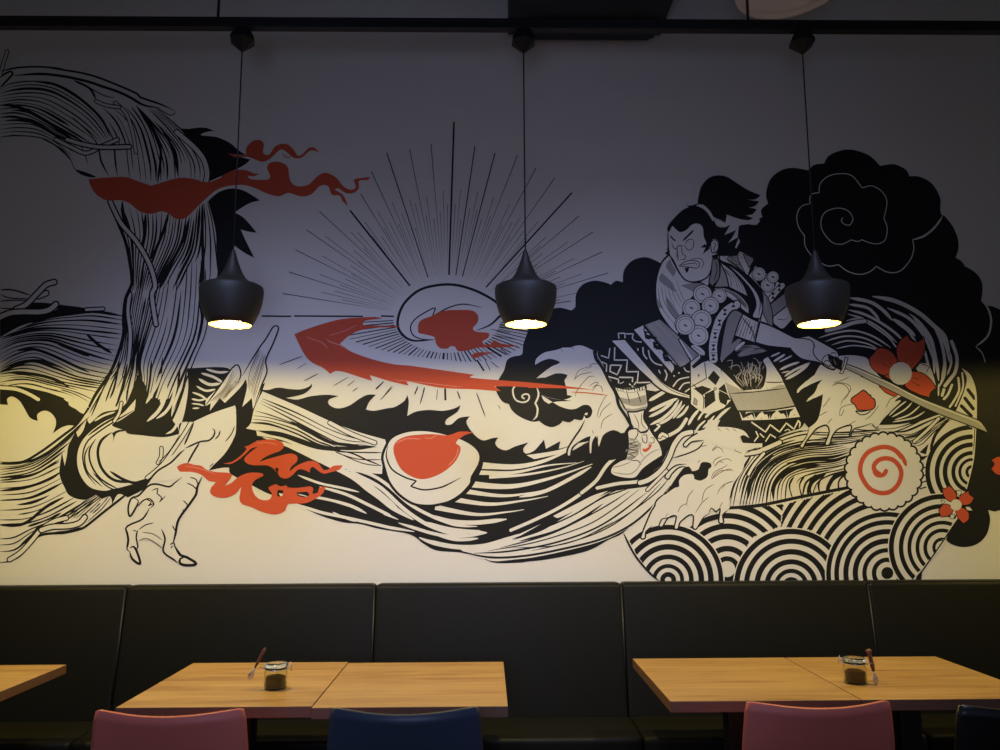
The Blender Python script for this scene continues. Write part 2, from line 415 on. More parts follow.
def addv(px, py, y):
    x, z = wall_point(px, py); cur[0].v.append((x, y, z)); return len(cur[0].v)-1
def parse(s, reg):
    out = []
    for tok in s.split(','):
        p = tok.split()
        if not p: continue
        if p[0][0] == '@': reg = p[0][1]; p = p[1:]
        if not p: continue
        c = p[1].endswith('!'); u, v = float(p[0]), float(p[1].rstrip('!'))
        x0, y0, k = REG[reg]; out.append((x0+u/k, y0+v/k, c))
    return out, reg
def cr(p0, p1, p2, p3, n):
    o = []
    for i in range(n):
        t = i/n; t2 = t*t; t3 = t2*t
        o.append(tuple(.5*(2*p1[k]+(p2[k]-p0[k])*t+(2*p0[k]-5*p1[k]+4*p2[k]-p3[k])*t2+(3*p1[k]-p0[k]-3*p2[k]+p3[k])*t3) for k in (0, 1)))
    return o
def smooth(pts, closed=False, step=2.2):
    n = len(pts); out = []
    for i in range(n if closed else n-1):
        p1, p2 = pts[i], pts[(i+1) % n]
        p0 = pts[i-1] if (closed or i > 0) else p1
        p3 = pts[(i+2) % n] if (closed or i+2 < n) else p2
        d = math.hypot(p2[0]-p1[0], p2[1]-p1[1])
        def lim(q, a):   # keep neighbouring handles from overshooting
            dd = math.hypot(q[0]-a[0], q[1]-a[1])
            if dd > 2.2*d and dd > 0: k = 2.2*d/dd; return (a[0]+(q[0]-a[0])*k, a[1]+(q[1]-a[1])*k)
            return q
        p0 = p1 if p1[2] else lim(p0, p1); p3 = p2 if p2[2] else lim(p3, p2)
        out += cr(p0, p1, p2, p3, max(2, int(d/step)))
    if not closed: out.append(pts[-1][:2])
    return out
def fill(col, pts): solid(col, smooth(pts, True))
def solid(col, P):
    y = lay(col)
    vs, _, fs, *_ = delaunay_2d_cdt([Vector(q) for q in P], [], [list(range(len(P)))], 1, 1e-4, True)
    idx = [addv(v[0], v[1], y) for v in vs]
    for t in fs:      # keep the triangles the outline winds around
        gx = sum(vs[k][0] for k in t)/3; gy = sum(vs[k][1] for k in t)/3; wn = 0
        for a, b in zip(P, P[1:]+P[:1]):
            if (a[1] > gy) != (b[1] > gy) and gx < (b[0]-a[0])*(gy-a[1])/(b[1]-a[1])+a[0]: wn += 1 if b[1] > a[1] else -1
        if wn: cur[0].f.append([idx[k] for k in t]); cur[0].mi.append(MIX[col])
def ribbon(col, P, w, taper=True, wob=0):
    """w full width in picture pixels"""
    n = len(P)
    if n < 2: return
    big = w >= 1.9; side = ([], [])
    if not big: y = lay(col)
    L = [0]
    for a, b in zip(P, P[1:]): L.append(L[-1]+math.hypot(b[0]-a[0], b[1]-a[1]))
    T = L[-1] or 1; ph = random.random()*6; lo = None
    for i in range(n):
        a, b = P[max(0, i-1)], P[min(n-1, i+1)]; dx, dy = b[0]-a[0], b[1]-a[1]; d = math.hypot(dx, dy) or 1
        s = L[i]/T; ww = w/2
        if taper: ww *= min(1, .16+1.5*math.sin(PI*s)**.75) if taper is True else (1-s*.9)
        if wob: ww *= 1+wob*math.sin(ph+s*7)
        nx, ny = -dy/d*ww, dx/d*ww
        if big: side[0].append((P[i][0]+nx, P[i][1]+ny)); side[1].append((P[i][0]-nx, P[i][1]-ny)); continue
        A, B = addv(P[i][0]+nx, P[i][1]+ny, y), addv(P[i][0]-nx, P[i][1]-ny, y)
        if lo: cur[0].f.append([lo[0], lo[1], B, A]); cur[0].mi.append(MIX[col])
        lo = (A, B)
    if big: solid(col, side[0]+side[1][::-1])
def disc(col, x, y_, r, n=14):
    y = lay(col); c = addv(x, y_, y); R = [addv(x+r*math.cos(2*PI*k/n), y_+r*math.sin(2*PI*k/n), y) for k in range(n)]
    for k in range(n): cur[0].f.append([c, R[k], R[(k+1)%n]]); cur[0].mi.append(MIX[col])
def resample(P, n):
    L = [0]
    for a, b in zip(P, P[1:]): L.append(L[-1]+math.hypot(b[0]-a[0], b[1]-a[1]))
    o = []; j = 0
    for i in range(n):
        t = L[-1]*i/(n-1)
        while j < len(L)-2 and L[j+1] < t: j += 1
        s = (t-L[j])/((L[j+1]-L[j]) or 1); o.append(tuple(P[j][k]+(P[j+1][k]-P[j][k])*s for k in (0, 1)))
    return o
def inside(x, y, poly):
    c = False; n = len(poly)
    for i in range(n):
        x1, y1 = poly[i]; x2, y2 = poly[i-1]
        if (y1 > y) != (y2 > y) and x < (x2-x1)*(y-y1)/(y2-y1)+x1: c = not c
    return c
def rings(cx, cy, bands, clip, ex=1.0):
    """concentric painted bands, cut by a clip polygon"""
    y = lay('K')
    for r1, r0 in [(b[0]-(b[0]-b[1])*k/4, b[0]-(b[0]-b[1])*(k+1)/4) for b in bands for k in range(4)]:
        N = max(24, int(r1*6)); prev = None
        for k in range(N+1):
            a = 2*PI*k/N; ca, sa = math.cos(a), math.sin(a)
            rm = (r0+r1)/2; ok = inside(cx+rm*ca*ex, cy+rm*sa, clip)
            c = (addv(cx+r0*ca*ex, cy+r0*sa, y), addv(cx+r1*ca*ex, cy+r1*sa, y)) if ok else None
            if prev and c: cur[0].f.append([prev[0], prev[1], c[1], c[0]]); cur[0].mi.append(MIX['K'])
            prev = c
def run(text):
    reg = '0'
    for line in text.strip().splitlines():
        line = line.strip()
        if not line: continue
        if line[:2] == '# ': continue
        if line[0] == '#': cur[0] = PARTS.setdefault(line[1:].strip(), Part()); continue
        head, _, body = line.partition('|'); h = head.split(); cmd = h[0]
        if cmd == 'blend':      # blend col w n1 n2 .. | curve ; curve ; ..
            col = h[1]; w = float(h[2]); ns = [int(q) for q in h[3:]]; cs = []
            for c in body.split(';'):
                p, reg = parse(c, reg); cs.append(resample(smooth(p), 26))
            for gi in range(len(cs)-1):
                for k in range(ns[gi]):
                    t = (k+random.uniform(-.13, .13)*(k > 0))/ns[gi]
                    a = random.random() < .22 and k > 0
                    P = [tuple(A[q]*(1-t)+B[q]*t for q in (0, 1)) for A, B in zip(cs[gi], cs[gi+1])]
                    i0 = random.randrange(0, 9) if a else 0; i1 = 26-random.randrange(0, 9) if a else 26
                    ribbon(col, P[i0:i1], w*random.choice((.85, 1, 1.1, 1.4, 1.85)), True, .3)
            ribbon(col, cs[-1], w*1.2, True, .2)
            continue
        if cmd == 'dot':
            p, reg = parse(body, reg)
            for x, y, _ in p: disc(h[1], x, y, float(h[2]))
            continue
        if cmd == 'scale':      # round armour scales
            p, reg = parse(body, reg); r = float(h[1])
            for x, y, _ in p:
                disc('K', x, y, r+.75, 22); disc('W', x, y, r, 22); disc('F', x, y, r*.80, 20); disc('W', x, y, r*.74, 20)
                ribbon('K', [(x-2, y-1), (x, y), (x+2, y+1)], 1.8)
            continue
        if cmd == 'bow':
            p, reg = parse(body, reg)
            for x, y, _ in p:
                for s in (-1, 1): fill('K', [(x, y, True), (x-2.1, y+s*3.2, True), (x+2.3, y+s*2.9, True)])
            continue
        p, reg = parse(body, reg); n = cmd[0]
        if cmd[0] == 'f': fill(cmd[1], p)                       # fX  fill
        elif cmd[0] == 's': ribbon(cmd[1], smooth(p), float(h[1]), True)      # sX w  tapered stroke
        elif cmd[0] == 'd': ribbon(cmd[1], smooth(p), float(h[1]), 2)         # dX w  dying stroke
        elif cmd[0] == 'b':                                                   # bX w  blunt stroke
            P = smooth(p); ribbon(cmd[1], P, float(h[1]), False)
            if float(h[1]) > 1.4:
                for q in (P[0], P[-1]): disc(cmd[1], q[0], q[1], float(h[1])/2)
        elif cmd[0] == 'o':                                                   # oX w  fill with black outline
            fill(cmd[1], p); P = smooth(p, True); ribbon('K', P+[P[0]], float(h[1]), False)
        elif cmd[0] == 'n':                                                   # n w lw  strand with black contour
            P = smooth(p); w, lw = float(h[1]), float(h[2])
            for col, q in (('K', w+2*lw), ('W', w)):
                ribbon(col, P, q, False); disc(col, P[-1][0], P[-1][1], q/2); disc(col, P[0][0], P[0][1], q/2)
def sun():
    cx, cy = 447, 317
    longs = [(386.7,152.9),(409.5,149.5),(431,144),(454,122),(475,146),(495,153),(517.5,155.5),(536,168),(554.7,178),(572,192.7),(579,216),(593,232),(602,252),(608,273),(571,301),
             (371.4,171.6),(360.6,194),(350,210.4),(319.6,211.6),(306.6,230),(295.6,250),(289,272),(283,293.6)]
    thick = {(454,122):1.7,(572,192.7):1.5,(350,210.4):1.7,(386.7,152.9):1.0,(475,146):1.0,(495,153):1.0}
    ang = sorted((math.atan2(cy-y, x-cx) % (2*PI), x, y) for x, y in longs)
    def edge(a): return (cx+55*math.cos(a), cy-42*math.sin(a))
    def ray(x, y, w, brk=False):
        a = math.atan2(cy-y, x-cx); e = edge(a); n = 12
        P = [(x+(e[0]-x)*k/n, y+(e[1]-y)*k/n) for k in range(n+1)]
        ribbon('F' if w < .62 else 'K', P, w, 2 if w < .9 else False)
    for i, (a, x, y) in enumerate(ang):
        ray(x, y, thick.get((x, y), .75))
        if i+1 < len(ang):
            b = ang[i+1][0]
            for k, rr in ((1, 108), (2, 132), (3, 104)):
                q = a+(b-a)*k/4; r = rr*(.9+.2*random.random()); ray(cx+r*math.cos(q)*1.08, cy-r*math.sin(q), .6)
    for x0, x1 in ((261.6,291),(294.4,363),(381,394)): ribbon('K', [(x0,316),(x1,316.4)], 1.4, False)
    for k in range(46):      # short rays under the egg
        a = PI+.10+(PI-.25)*k/45; c, s = math.cos(a), -math.sin(a)
        lim = 47+max(0, -c)*70*(1-s)+max(0, c)*30 if True else 0
        w = 2.0 if k in (22, 34) else random.choice((.6, .8, 1.0, 1.3))
        P = [(cx+(54+q*(lim-34)*.9)*c, cy+(36+q*(lim-34)*.5)*s) for q in (0, .5, 1)]
        ribbon('K', P, w, False)
    run(LOWRAYS)
def scallops():
    B = 600
    edge_r = [(980,425),(976.5,440),(973,462),(968,490),(955,520),(938,549),(915,577),(905,590),(900,B)]
    # right hand fan
    rings(972, 472, [(47,42.4),(37.6,33),(29.6,25),(21,17),(14,11),(7,4)], [(915,430),(940,424),(958,420),(973,428),(973,462),(967,492),(954,500),(926,493)])
    rings(887, 573, [(120,115.4),(110.8,106),(101,96),(91.5,86.4),(81.8,76.8),(72.5,67.5)], [(784,503.6),(851,488.8),(862,494),(872,506),(868,511),(838,528),(829,545),(812,531),(780,527)])
    rings(727, 569, [(85,80),(76,71),(66.4,61)], [(729,509.5),(784,503.6),(780,527),(772,530),(750,541),(725,512)])
    rings(727, 569, [(56,50.6),(45.6,40),(35.2,29.6),(23.2,17.6),(12.8,8)], [(682,520),(706,510),(744,511),(772,530),(752,538),(738,562),(735,B),(726,B),(716,560),(704,542)])
    def scal(cx, cy, r, bands, clip):
        P = [(cx+r*math.cos(2*PI*k/60), cy+r*math.sin(2*PI*k/60)) for k in range(60)]
        y = lay('W'); idx = [addv(a, b, y) if inside(a, b, clip) or 1 else None for a, b in P]
        c = addv(cx, cy, y)
        for k in range(60):
            a, b = P[k], P[(k+1)%60]
            if inside((a[0]+b[0])/2, (a[1]+b[1])/2, clip): cur[0].f.append([c, idx[k], idx[(k+1)%60]]); cur[0].mi.append(MIX['W'])
        rings(cx, cy, bands, clip)
    scal(668, 580, 56.5, [(55.2,50.4),(45.6,40),(36,30.4),(25.6,20.8),(16,12),(8,3.2)], [(624,534),(630,527),(680,520),(760,520),(760,B),(669,B),(655,579),(640,561)])
    scal(791, 586, 58.4, [(57.2,51.8),(47.4,42.2),(37,31.5),(26.8,21.7),(17.3,13),(9,4)], [(700,500),(880,500),(880,B),(700,B)])
    scal(887, 573, 62.4, [(61,56.4),(53,48.3),(44,38.8),(34.6,29.3),(25,20.6),(15.5,11),(6,0)], [(800,500),(925,500),(925,B),(800,B)])
    scal(942, 547.5, 54.5, [(53.4,48.5),(43.5,39),(34.9,31),(26.8,23),(19,15.2),(10,6.8)], [(880,480),(975,480)]+edge_r[3:]+[(880,B)])
def fishcake():
    cx, cy, r = 883.6, 471.5, 36.2; n = 26
    for col, e in (('K', 1.9), ('W', 0)):
        for k in range(n):
            a = 2*PI*k/n+.1; disc(col, cx+(r-2.2)*math.cos(a), cy+(r-2.2)*math.sin(a), 4.6+e, 16)
        disc(col, cx, cy, r, 48)
LOWRAYS = '''
sK .9 | @o 150 632, 240 585
sK .6 | 330 665, 430 605
sK .6 | 420 665, 470 625
sK 1.1 | 600 685, 650 632
sK .7 | 635 745, 700 660
sK .8 | 450 700, 490 670
sK .7 | 840 715, 862 660
sK 1 | 885 748, 903 668
sK .8 | @q 95 120, 150 70
sK .8 | 125 190, 205 105
sK .6 | 340 160, 365 105
sK 1.1 | 375 215, 405 110
sK .6 | 478 190, 485 120
bK 1.9 | 532 120, 534 185
sK 1.1 | 607 130, 628 185
sK 1 | 727 140, 783 292
sK .7 | 860 215, 880 248
sK .8 | @h 495 525, 615 480
sF .7 | 585 545, 635 515
sF .9 | @p 690 370, 820 395
sF .9 | 695 405, 880 440
sK .9 | 750 490, 812 535
bK 1.7 | 608 565, 648 628
sK .8 | 655 560, 690 630
sK .7 | 690 570, 745 615
'''
MURAL_1 = '''
#rising_sun_egg
fW | @p 335 435, 200 440, 125 385, 110 310, 150 210, 240 130, 350 95, 470 92, 600 130, 720 195, 775 260, 745 290, 690 340, 610 375
sK 2.6 | 340 434, 200 440, 125 385, 112 310, 150 212, 240 130, 350 97, 470 94, 600 131, 720 197, 775 262, 745 292, 690 342, 605 378
sK 1.3 | 335 435, 260 432, 205 405, 192 350, 235 295, 330 240, 347 238!, 328 292!, 420 240, 520 214, 640 236
fR | 237 375, 250 320, 330 285, 400 255, 500 250, 580 255, 615 290, 608 330, 580 365, 600 385, 680 395, 675 425, 640 445, 650 465!, 690 465, 715 440, 760 460, 865 475!, 760 485, 620 485, 560 500, 490 508, 470 480!, 440 475, 425 490, 380 490, 350 460, 340 420, 290 405, 245 395
fR | 570 535, 610 515, 715 517!, 650 532, 600 550, 575 548
#black_storm_cloud
fK | @s 120 240, 150 190, 170 125, 210 103, 262 90, 270 30, 300 -60, @u 60 500, 120 470, 210 430, 260 425, 318 440!, 345 420, 350 340, 390 280, 460 255, 530 265, 568 280!, 600 255, 642 265!, 650 190, 700 130, 780 108, 850 130, 900 160!, 1000 300, 1000 700!, @y 100 460!, @s 740 110, 700 65, 640 200, 560 300, 545 225, 540 360, 570 380, 450 365, 385 345, 440 380, 500 415, 560 435, 610 430, 640 410, 680 408, 700 440, 690 480, 630 500, 590 495!, 560 515, 515 505!, 500 525, 450 545, 400 530, 370 505!, 325 510, 250 480, 200 440, 180 400!, 140 385, 105 330, 100 290
fK | @C 0 425, 60 425, 85 425!, 90 400, 112 385!, 105 350, 140 318!, 130 270, 150 200, 200 155, 260 140, 340 152!, 370 125, 420 118!, 450 75, 540 48, 640 75, 700 130!, 770 122, 830 150, 845 182!, 900 185, 960 220, 1000 290, 1000 350, @D 635 95, 652 100!, 700 160, 735 240, 738 310, 720 360!, 760 385, 780 415!, 840 450, 880 500, 890 560, 880 630!, 905 660!, 950 665, 1010 690!, @0 1012 312!, 1012 530!, @O 378 440, 345 447, 298 436!, 312 500, 290 590, 230 650, 140 668, 60 645, 20 600!, 20 400!, @0 900 400!, 840 420!, 700 420!, 700 300!
bW .85 | @C 355 578, 325 530, 322 480!, 290 430, 285 370, 310 330, 350 319!, 347 292, 360 270, 395 264!, 400 220, 440 182, 500 169, 560 180, 610 240!, 660 230, 710 260, 734 310, 719 392!, 735 440, 725 500, 690 519, 650 515, 608 499!, 590 508, 555 500!, 510 521, 460 512, 412 455, 405 400, 430 358, 490 341, 540 355, 564 395, 545 427, 515 418, 505 400, 515 390
bW 1 | 402 614, 440 631, 492 624!, 540 658, 600 672, 650 658, 680 632!, 740 662, 800 655, 850 600, 868 545, 862 500!, 900 486
sW 2.0 | 862 500, 920 480, 970 440, 1003 396, @D 640 100
sW 2 | @F 880 78, 920 150, 935 230, 910 330, 825 405
sW 1 | 825 405, 870 450, 895 520
bW 1.6 | @s 218 290, 205 310, 210 350, 228 378, 268 390, 300 378, 308 352, 295 338, 270 342, 262 356, 275 366
sW 1.9 | 352 292, 366 330, 360 365, 345 395!, 360 430, 352 480, 328 502
#red_brush_stroke
fR | @o 90 340!, 160 310, 300 265, 420 240, 600 232, 640 241!, 530 255, 520 280, 600 285, 738 287, 738 297!, 600 298, 500 315, 430 350, 375 400!, 440 445, 560 490, 700 525, @p 200 600, 400 628, 590 655!, 560 672, 760 690, @s 300 265, 540 290, 700 312!, 560 302, 400 300, 200 290, 90 290!, 130 318!, @q 860 131, 700 120, 500 110, 290 68!, 303 98!, 180 68, 62 32!, 75 68!, 0 45, @o 400 575, 345 570, 315 587!, 270 550, 200 515, 150 460
sP 1.3 | @o 290 365, 310 385, 380 410, 430 440
sP 1 | 160 350, 200 370, 260 390, 300 430
sP .8 | 300 350, 400 320, 480 280
sP .8 | @q 200 60, 400 80, 640 108
sR 1.1 | @s 570 325, 680 332, 795 346
#swirling_body
# river of strands: black ground
fK | @m 205 122!, 240 125, 300 110, 380 120, 450 120, 500 100, 508 84!, 512 105, 460 150, 350 175!, 420 185, 500 165, 600 155, 680 163!, 620 185, 618 215, 670 240, 740 225, 810 180, 860 155, 912 155!, 870 200, 850 247!, 900 255, 980 240, @q 220 230, 280 190, 295 155!, 305 200, 295 288!, 350 260, 430 250, 520 255, 590 240, 627 220!, 610 260, 540 310, 535 340, 570 340, 620 300, 686 290!, 665 320, 680 360, 720 410, 770 440, 830 425, @s 115 610!, 95 640, 110 670, 160 690, 220 665, 303 640!, 270 680, 285 710, 340 690, 400 622!, 412 680!, 502 632!, 492 680!, 560 660, 680 600, 900 560, @z 300 330, 470 100, 470 0!, 830 60, 900 120, 880 300, 700 420, 600 600, 500 700!, @t 1000 100!, 1000 250!, 880 400, 770 517, 680 560, 540 632, 300 682, 170 697, @r 1000 578, 850 580, 760 552, 640 517, 480 502, 400 462, 310 402, 120 367, 0 337, @n 700 325, 560 282, 420 217, 330 177, 240 147, 150 102, 0 20, @k 740 600, 620 625!, 730 500, 785 400, 790 250, 830 200, 960 110!
fW | @m 205 134!, 420 225, 620 317, 800 387, 990 440!, 965 480, 950 650!, 850 642, 740 622, 600 590, 470 510, 330 440, 170 410!, 165 378!, 100 366!, 130 332, 150 250, 180 180
blend K 1.15 2 3 2 2 | @m 200 178, 420 270, 620 370, 780 425, 905 440 ; 185 205, 350 290, 560 400, 700 462, 860 462 ; 140 285, 250 300, 420 350, 560 430, 700 490 ; 130 330, 250 340, 420 400, 560 470, 700 500 ; 640 500, 760 520, 850 560, 950 600
sK 3.2 | 380 325, 520 400, 640 455, 820 475
fK | 165 378!, 300 385, 420 420, 560 470, 640 480, 700 510!, 560 498, 460 470, 340 425, 250 405
fK | 600 490!, 660 478, 740 478, 840 470, 920 480!, 800 500, 700 500
sK 1.3 | 660 510, 800 515, 955 517
sK 1 | 660 515, 800 557, 950 560
sK 1 | 640 500, 820 580, 948 600
n 3.6 1 | 625 330, 760 400, 905 455
sW 3 | @m 205 420, 330 460, 430 505, 560 570, 620 595
sW 5.5 | @m 330 450, 480 520, 600 580, @n 730 20, 800 65, 860 115, 930 165, @r 188 222, 250 262, 335 312
sW 4 | @n 750 5, 820 55, @r 60 95, 150 168, 245 252
sW 3.8 | @n 740 -10, @r 0 38, 130 112, 250 222, 330 285, 430 345, 560 392, 640 396, 745 376
sW 3.2 | @r -110 0, 0 8, 90 40, 180 100, 300 205, 420 275, 560 332, 650 350, 732 352
sW 2.4 | @n 425 32, 560 82, 700 112, 808 138
sW 3 | @n 560 105, 720 150, 850 210, 1000 285, @r 150 270, 240 310
sW 3.2 | @n 475 158, 620 188, 750 222, 855 272
sK 1 | @n 500 175, 650 205, 800 255
sW 3 | @n 390 205, 560 262, 700 292, 850 325, 1000 360, @r 200 362, 340 385
sW 1.8 | @n 640 262, 720 300, 790 322
sW 3.2 | @r 240 330, 340 362, 480 402, 620 415, 795 393
sW 4.6 | @r 370 422, 450 452, 600 480, 760 477, 900 440, 1000 400
sW 3.6 | @r 690 510, 800 515, 900 495, 1000 462
sW 3.2 | @r 770 545, 850 560, 1000 545
dW 7.4 | @T 120 352, 300 362, 430 338, 560 282, 620 255
dW 5 | 120 384, 300 386, 450 356, 570 345
dW 3.6 | 205 404, 350 395, 500 368, 600 338
dW 7 | 80 428, 280 444, 450 412, 635 350
dW 5.6 | 60 456, 250 482, 380 470, 450 453
sW 3.6 | 330 488, 440 462, 560 402, 630 362
dW 5.6 | 20 490, 200 517, 350 502, 450 484
dW 5.4 | -20 530, 150 560, 280 550, 350 540
sW 4.4 | -60 560, 40 588, 150 594, 278 580
sW 4.2 | -80 590, 20 618, 100 630, 195 636
sW 3.2 | -40 632, 60 664, 160 660
sK 1 | 200 372, 320 374, 450 345
fW | @T 60 690!, 120 700, 200 698, 300 655, 420 600, 500 560, 600 500, 720 460, 870 440, 960 380, 1000 340!, 1000 400, 900 520, 800 606, 680 668, 520 712, 350 744, 200 748, 120 726
fK | @T 300 668!, 420 600, 500 545, 600 500, 660 462, 740 445, 860 430, 900 418!, 880 440, 760 458, 700 470, 600 520, 520 570, 420 630
fW | @T 472 566!, 560 520, 640 480, 700 462!, 640 500, 560 545, 490 575
sK 1.5 | @T 300 662, 420 622, 560 560, 700 475, 760 452
sK 1.4 | @T 250 700, 450 645, 600 575, 700 520, 790 462
sK 2.2 | @T 330 672, 480 630, 600 570, 680 515
sK 1.2 | @T 200 712, 400 675, 600 610, 720 540, 830 455
sK 1.8 | @T 140 722, 300 712, 500 672, 680 600, 860 470
sK 1 | @T 300 700, 480 690, 600 655, 720 590
sK 1.3 | @T 380 712, 560 670, 700 615, 820 530, 920 430
sK 1.5 | @T 560 560, 680 490, 780 455
sK 1.2 | @T 640 640, 780 560, 900 470, 960 400
sK 2.2 | @T 60 706, 200 738, 350 733, 520 702, 680 660, 800 600, 900 512, 960 440
n 3.2 1 | @T 295 626, 400 580, 500 530, 600 465, 640 425
n 3.4 1 | @T 590 470, 650 420, 700 350, 780 285
n 3.4 1 | @T 655 450, 740 432, 840 420, 900 385, 950 330
blend K .7 4 | @t 660 210, 700 160, 760 180 ; 760 195, 880 170, 1000 60
fW | @m 170 440!, 260 500, 170 470!
#egg_with_red_yolk
oW 2.6 | @q 150 600, 140 540, 165 470, 200 420, 280 385, 380 374, 480 385, 560 405, 650 435, 720 480, 752 530, 745 590, 700 670, @r 690 90, 600 180, 500 215, 420 224, 330 210, 240 150, 180 70
fK | @q 150 400!, 200 400, 280 372, 380 362, 500 372, 600 400, 700 440, 720 478!, 650 436, 560 405, 480 385, 380 374, 280 385, 200 420, 165 470!
sK 1.6 | @q 176 470, 165 540, 200 620, 280 670, 352 693!, 318 727!, @r 400 124, 500 110, 560 85, 630 48
sK 4 | @T 165 260, 172 320, 165 370, 120 450, 60 500, 0 520
fR | @q 210 510, 225 450, 290 415, 400 402, 470 402, 550 408, 620 385, 660 385, 682 374!, 668 385, 712 390!, 660 405, 615 435, 600 460, 628 480, 620 530, 580 590, 500 650, 400 682, 320 665, 250 610
sP 1 | @q 225 460, 290 430, 380 432
sP 1 | 615 480, 600 540, 550 600
sP .8 | 400 420, 440 428, 490 400
'''
MURAL_2 = '''
#great_wave
fW | @s 345 155!, 350 120, 400 80, 480 62, 520 48, 560 48, 600 36, 640 36, 700 62!, 735 100, 770 200, 830 300, 900 450, 925 485!, 912 560, 890 590!, 860 570, 820 565, 770 600, 742 668!, 735 640, 725 600, 700 640, 697 705, 685 712, 680 640, 690 600!, 640 620, 580 670, 562 722, 545 722, 548 680, 600 600, 625 560, 645 500!, 600 500, 540 470, 500 440, 400 380, 385 345!, 450 365, 572 382!, 520 370, 545 350, 535 310, 520 260!, 545 222, 500 210, 462 212, 450 240, 400 235, 352 240!, 400 200, 450 165, 500 140, 440 118, 390 130
fW | @s 290 720!, 480 690, 600 650, 660 640, 580 690, 480 715, 340 745!
sK 1.8 | @s 655 500, 625 560, 590 610, 548 680, 545 722, 565 725, 580 672, 640 622
sK 1.5 | @s 690 600, 680 640, 683 710, 698 708, 705 640, 728 600
sK 1.5 | @s 735 600, 733 665, 748 668, 772 600, 820 566
fK | @s 572 381!, 450 366, 385 345!, 440 380, 500 415, 560 433, 605 428, 640 408, 680 408, 702 440, 690 480, 660 490, 650 465!, 668 470, 672 455, 655 460, 645 490, 630 502, 590 495!, 560 515, 515 505!, 480 500, 430 400
fK | @s 455 215!, 500 208, 548 218!, 528 250, 540 300, 545 345!, 575 352, 520 372, 440 340, 380 260
fK | @s 780 600!, 800 575, 840 563, 858 580, 845 600!, 870 585, 915 580, 930 600, 920 680, 850 745, 700 750, 720 700, 745 670
dF .8 | @s 590 248, 620 190, 700 165, 640 200, 600 245
sF .8 | 590 250, 620 220, 700 200
sF .8 | 680 165, 700 150, 740 150
sF .8 | 595 355, 610 310, 680 230, 720 230
sF .8 | 680 290, 720 265, 740 270, 700 300
sF .8 | 700 320, 730 285, 760 295, 765 330
sF .8 | 735 490, 740 440, 780 360, 800 340
sF .8 | 745 490, 765 440, 820 390
sF .8 | 700 560, 710 590
sF .8 | 755 560, 770 500, 830 460
sF .8 | @s 560 40, 590 60
sF .8 | @s 500 55, 520 75
#swirling_body
# noodles rising behind the leg, right of the shoe
fK | @z 460 60!, 600 0, 830 50, 1000 180!, 950 330, 850 330!, 700 350, 640 480, 600 500!, 520 360, 490 310, 480 200
sW 3.6 | @z 490 90, 560 50, 640 0
sW 3.4 | @z 490 180, 600 125, 730 70
sW 3.2 | @z 490 225, 600 170, 700 90
sW 3 | @z 500 290, 600 240, 690 160, 740 80
sW 3 | @z 560 290, 660 235, 740 140, 765 90
sW 2 | @z 690 240, 740 180, 790 120
sW 2.6 | @z 720 235, 780 190, 820 130
sW 3 | @L 400 210, 440 140, 490 80
sW 2 | @L 455 280, 490 220, 545 170
sW 2.4 | @L 540 150, 580 110, 620 90
sW 2 | @L 520 235, 560 200, 620 130
sW 3 | @L 560 240, 640 160, 700 100, 770 60
sW 2 | @L 480 170, 520 110, 560 90
n 3.4 1 | @L 160 330, 250 290, 330 240, 385 160
n 2 .8 | @z 540 340, 580 300, 560 290
n 3 .8 | @z 580 390, 600 365, 640 385
#striped_scallops
fK | @E 380 120!, 430 30, 500 0, 570 30, @F 60 30!, 250 55, 430 130, 570 250, 650 360, 700 480, 720 570, 700 700!, @M 700 420!, @E 900 640!, 560 430, 450 400, 360 420!, 300 330!, 240 280!
'''
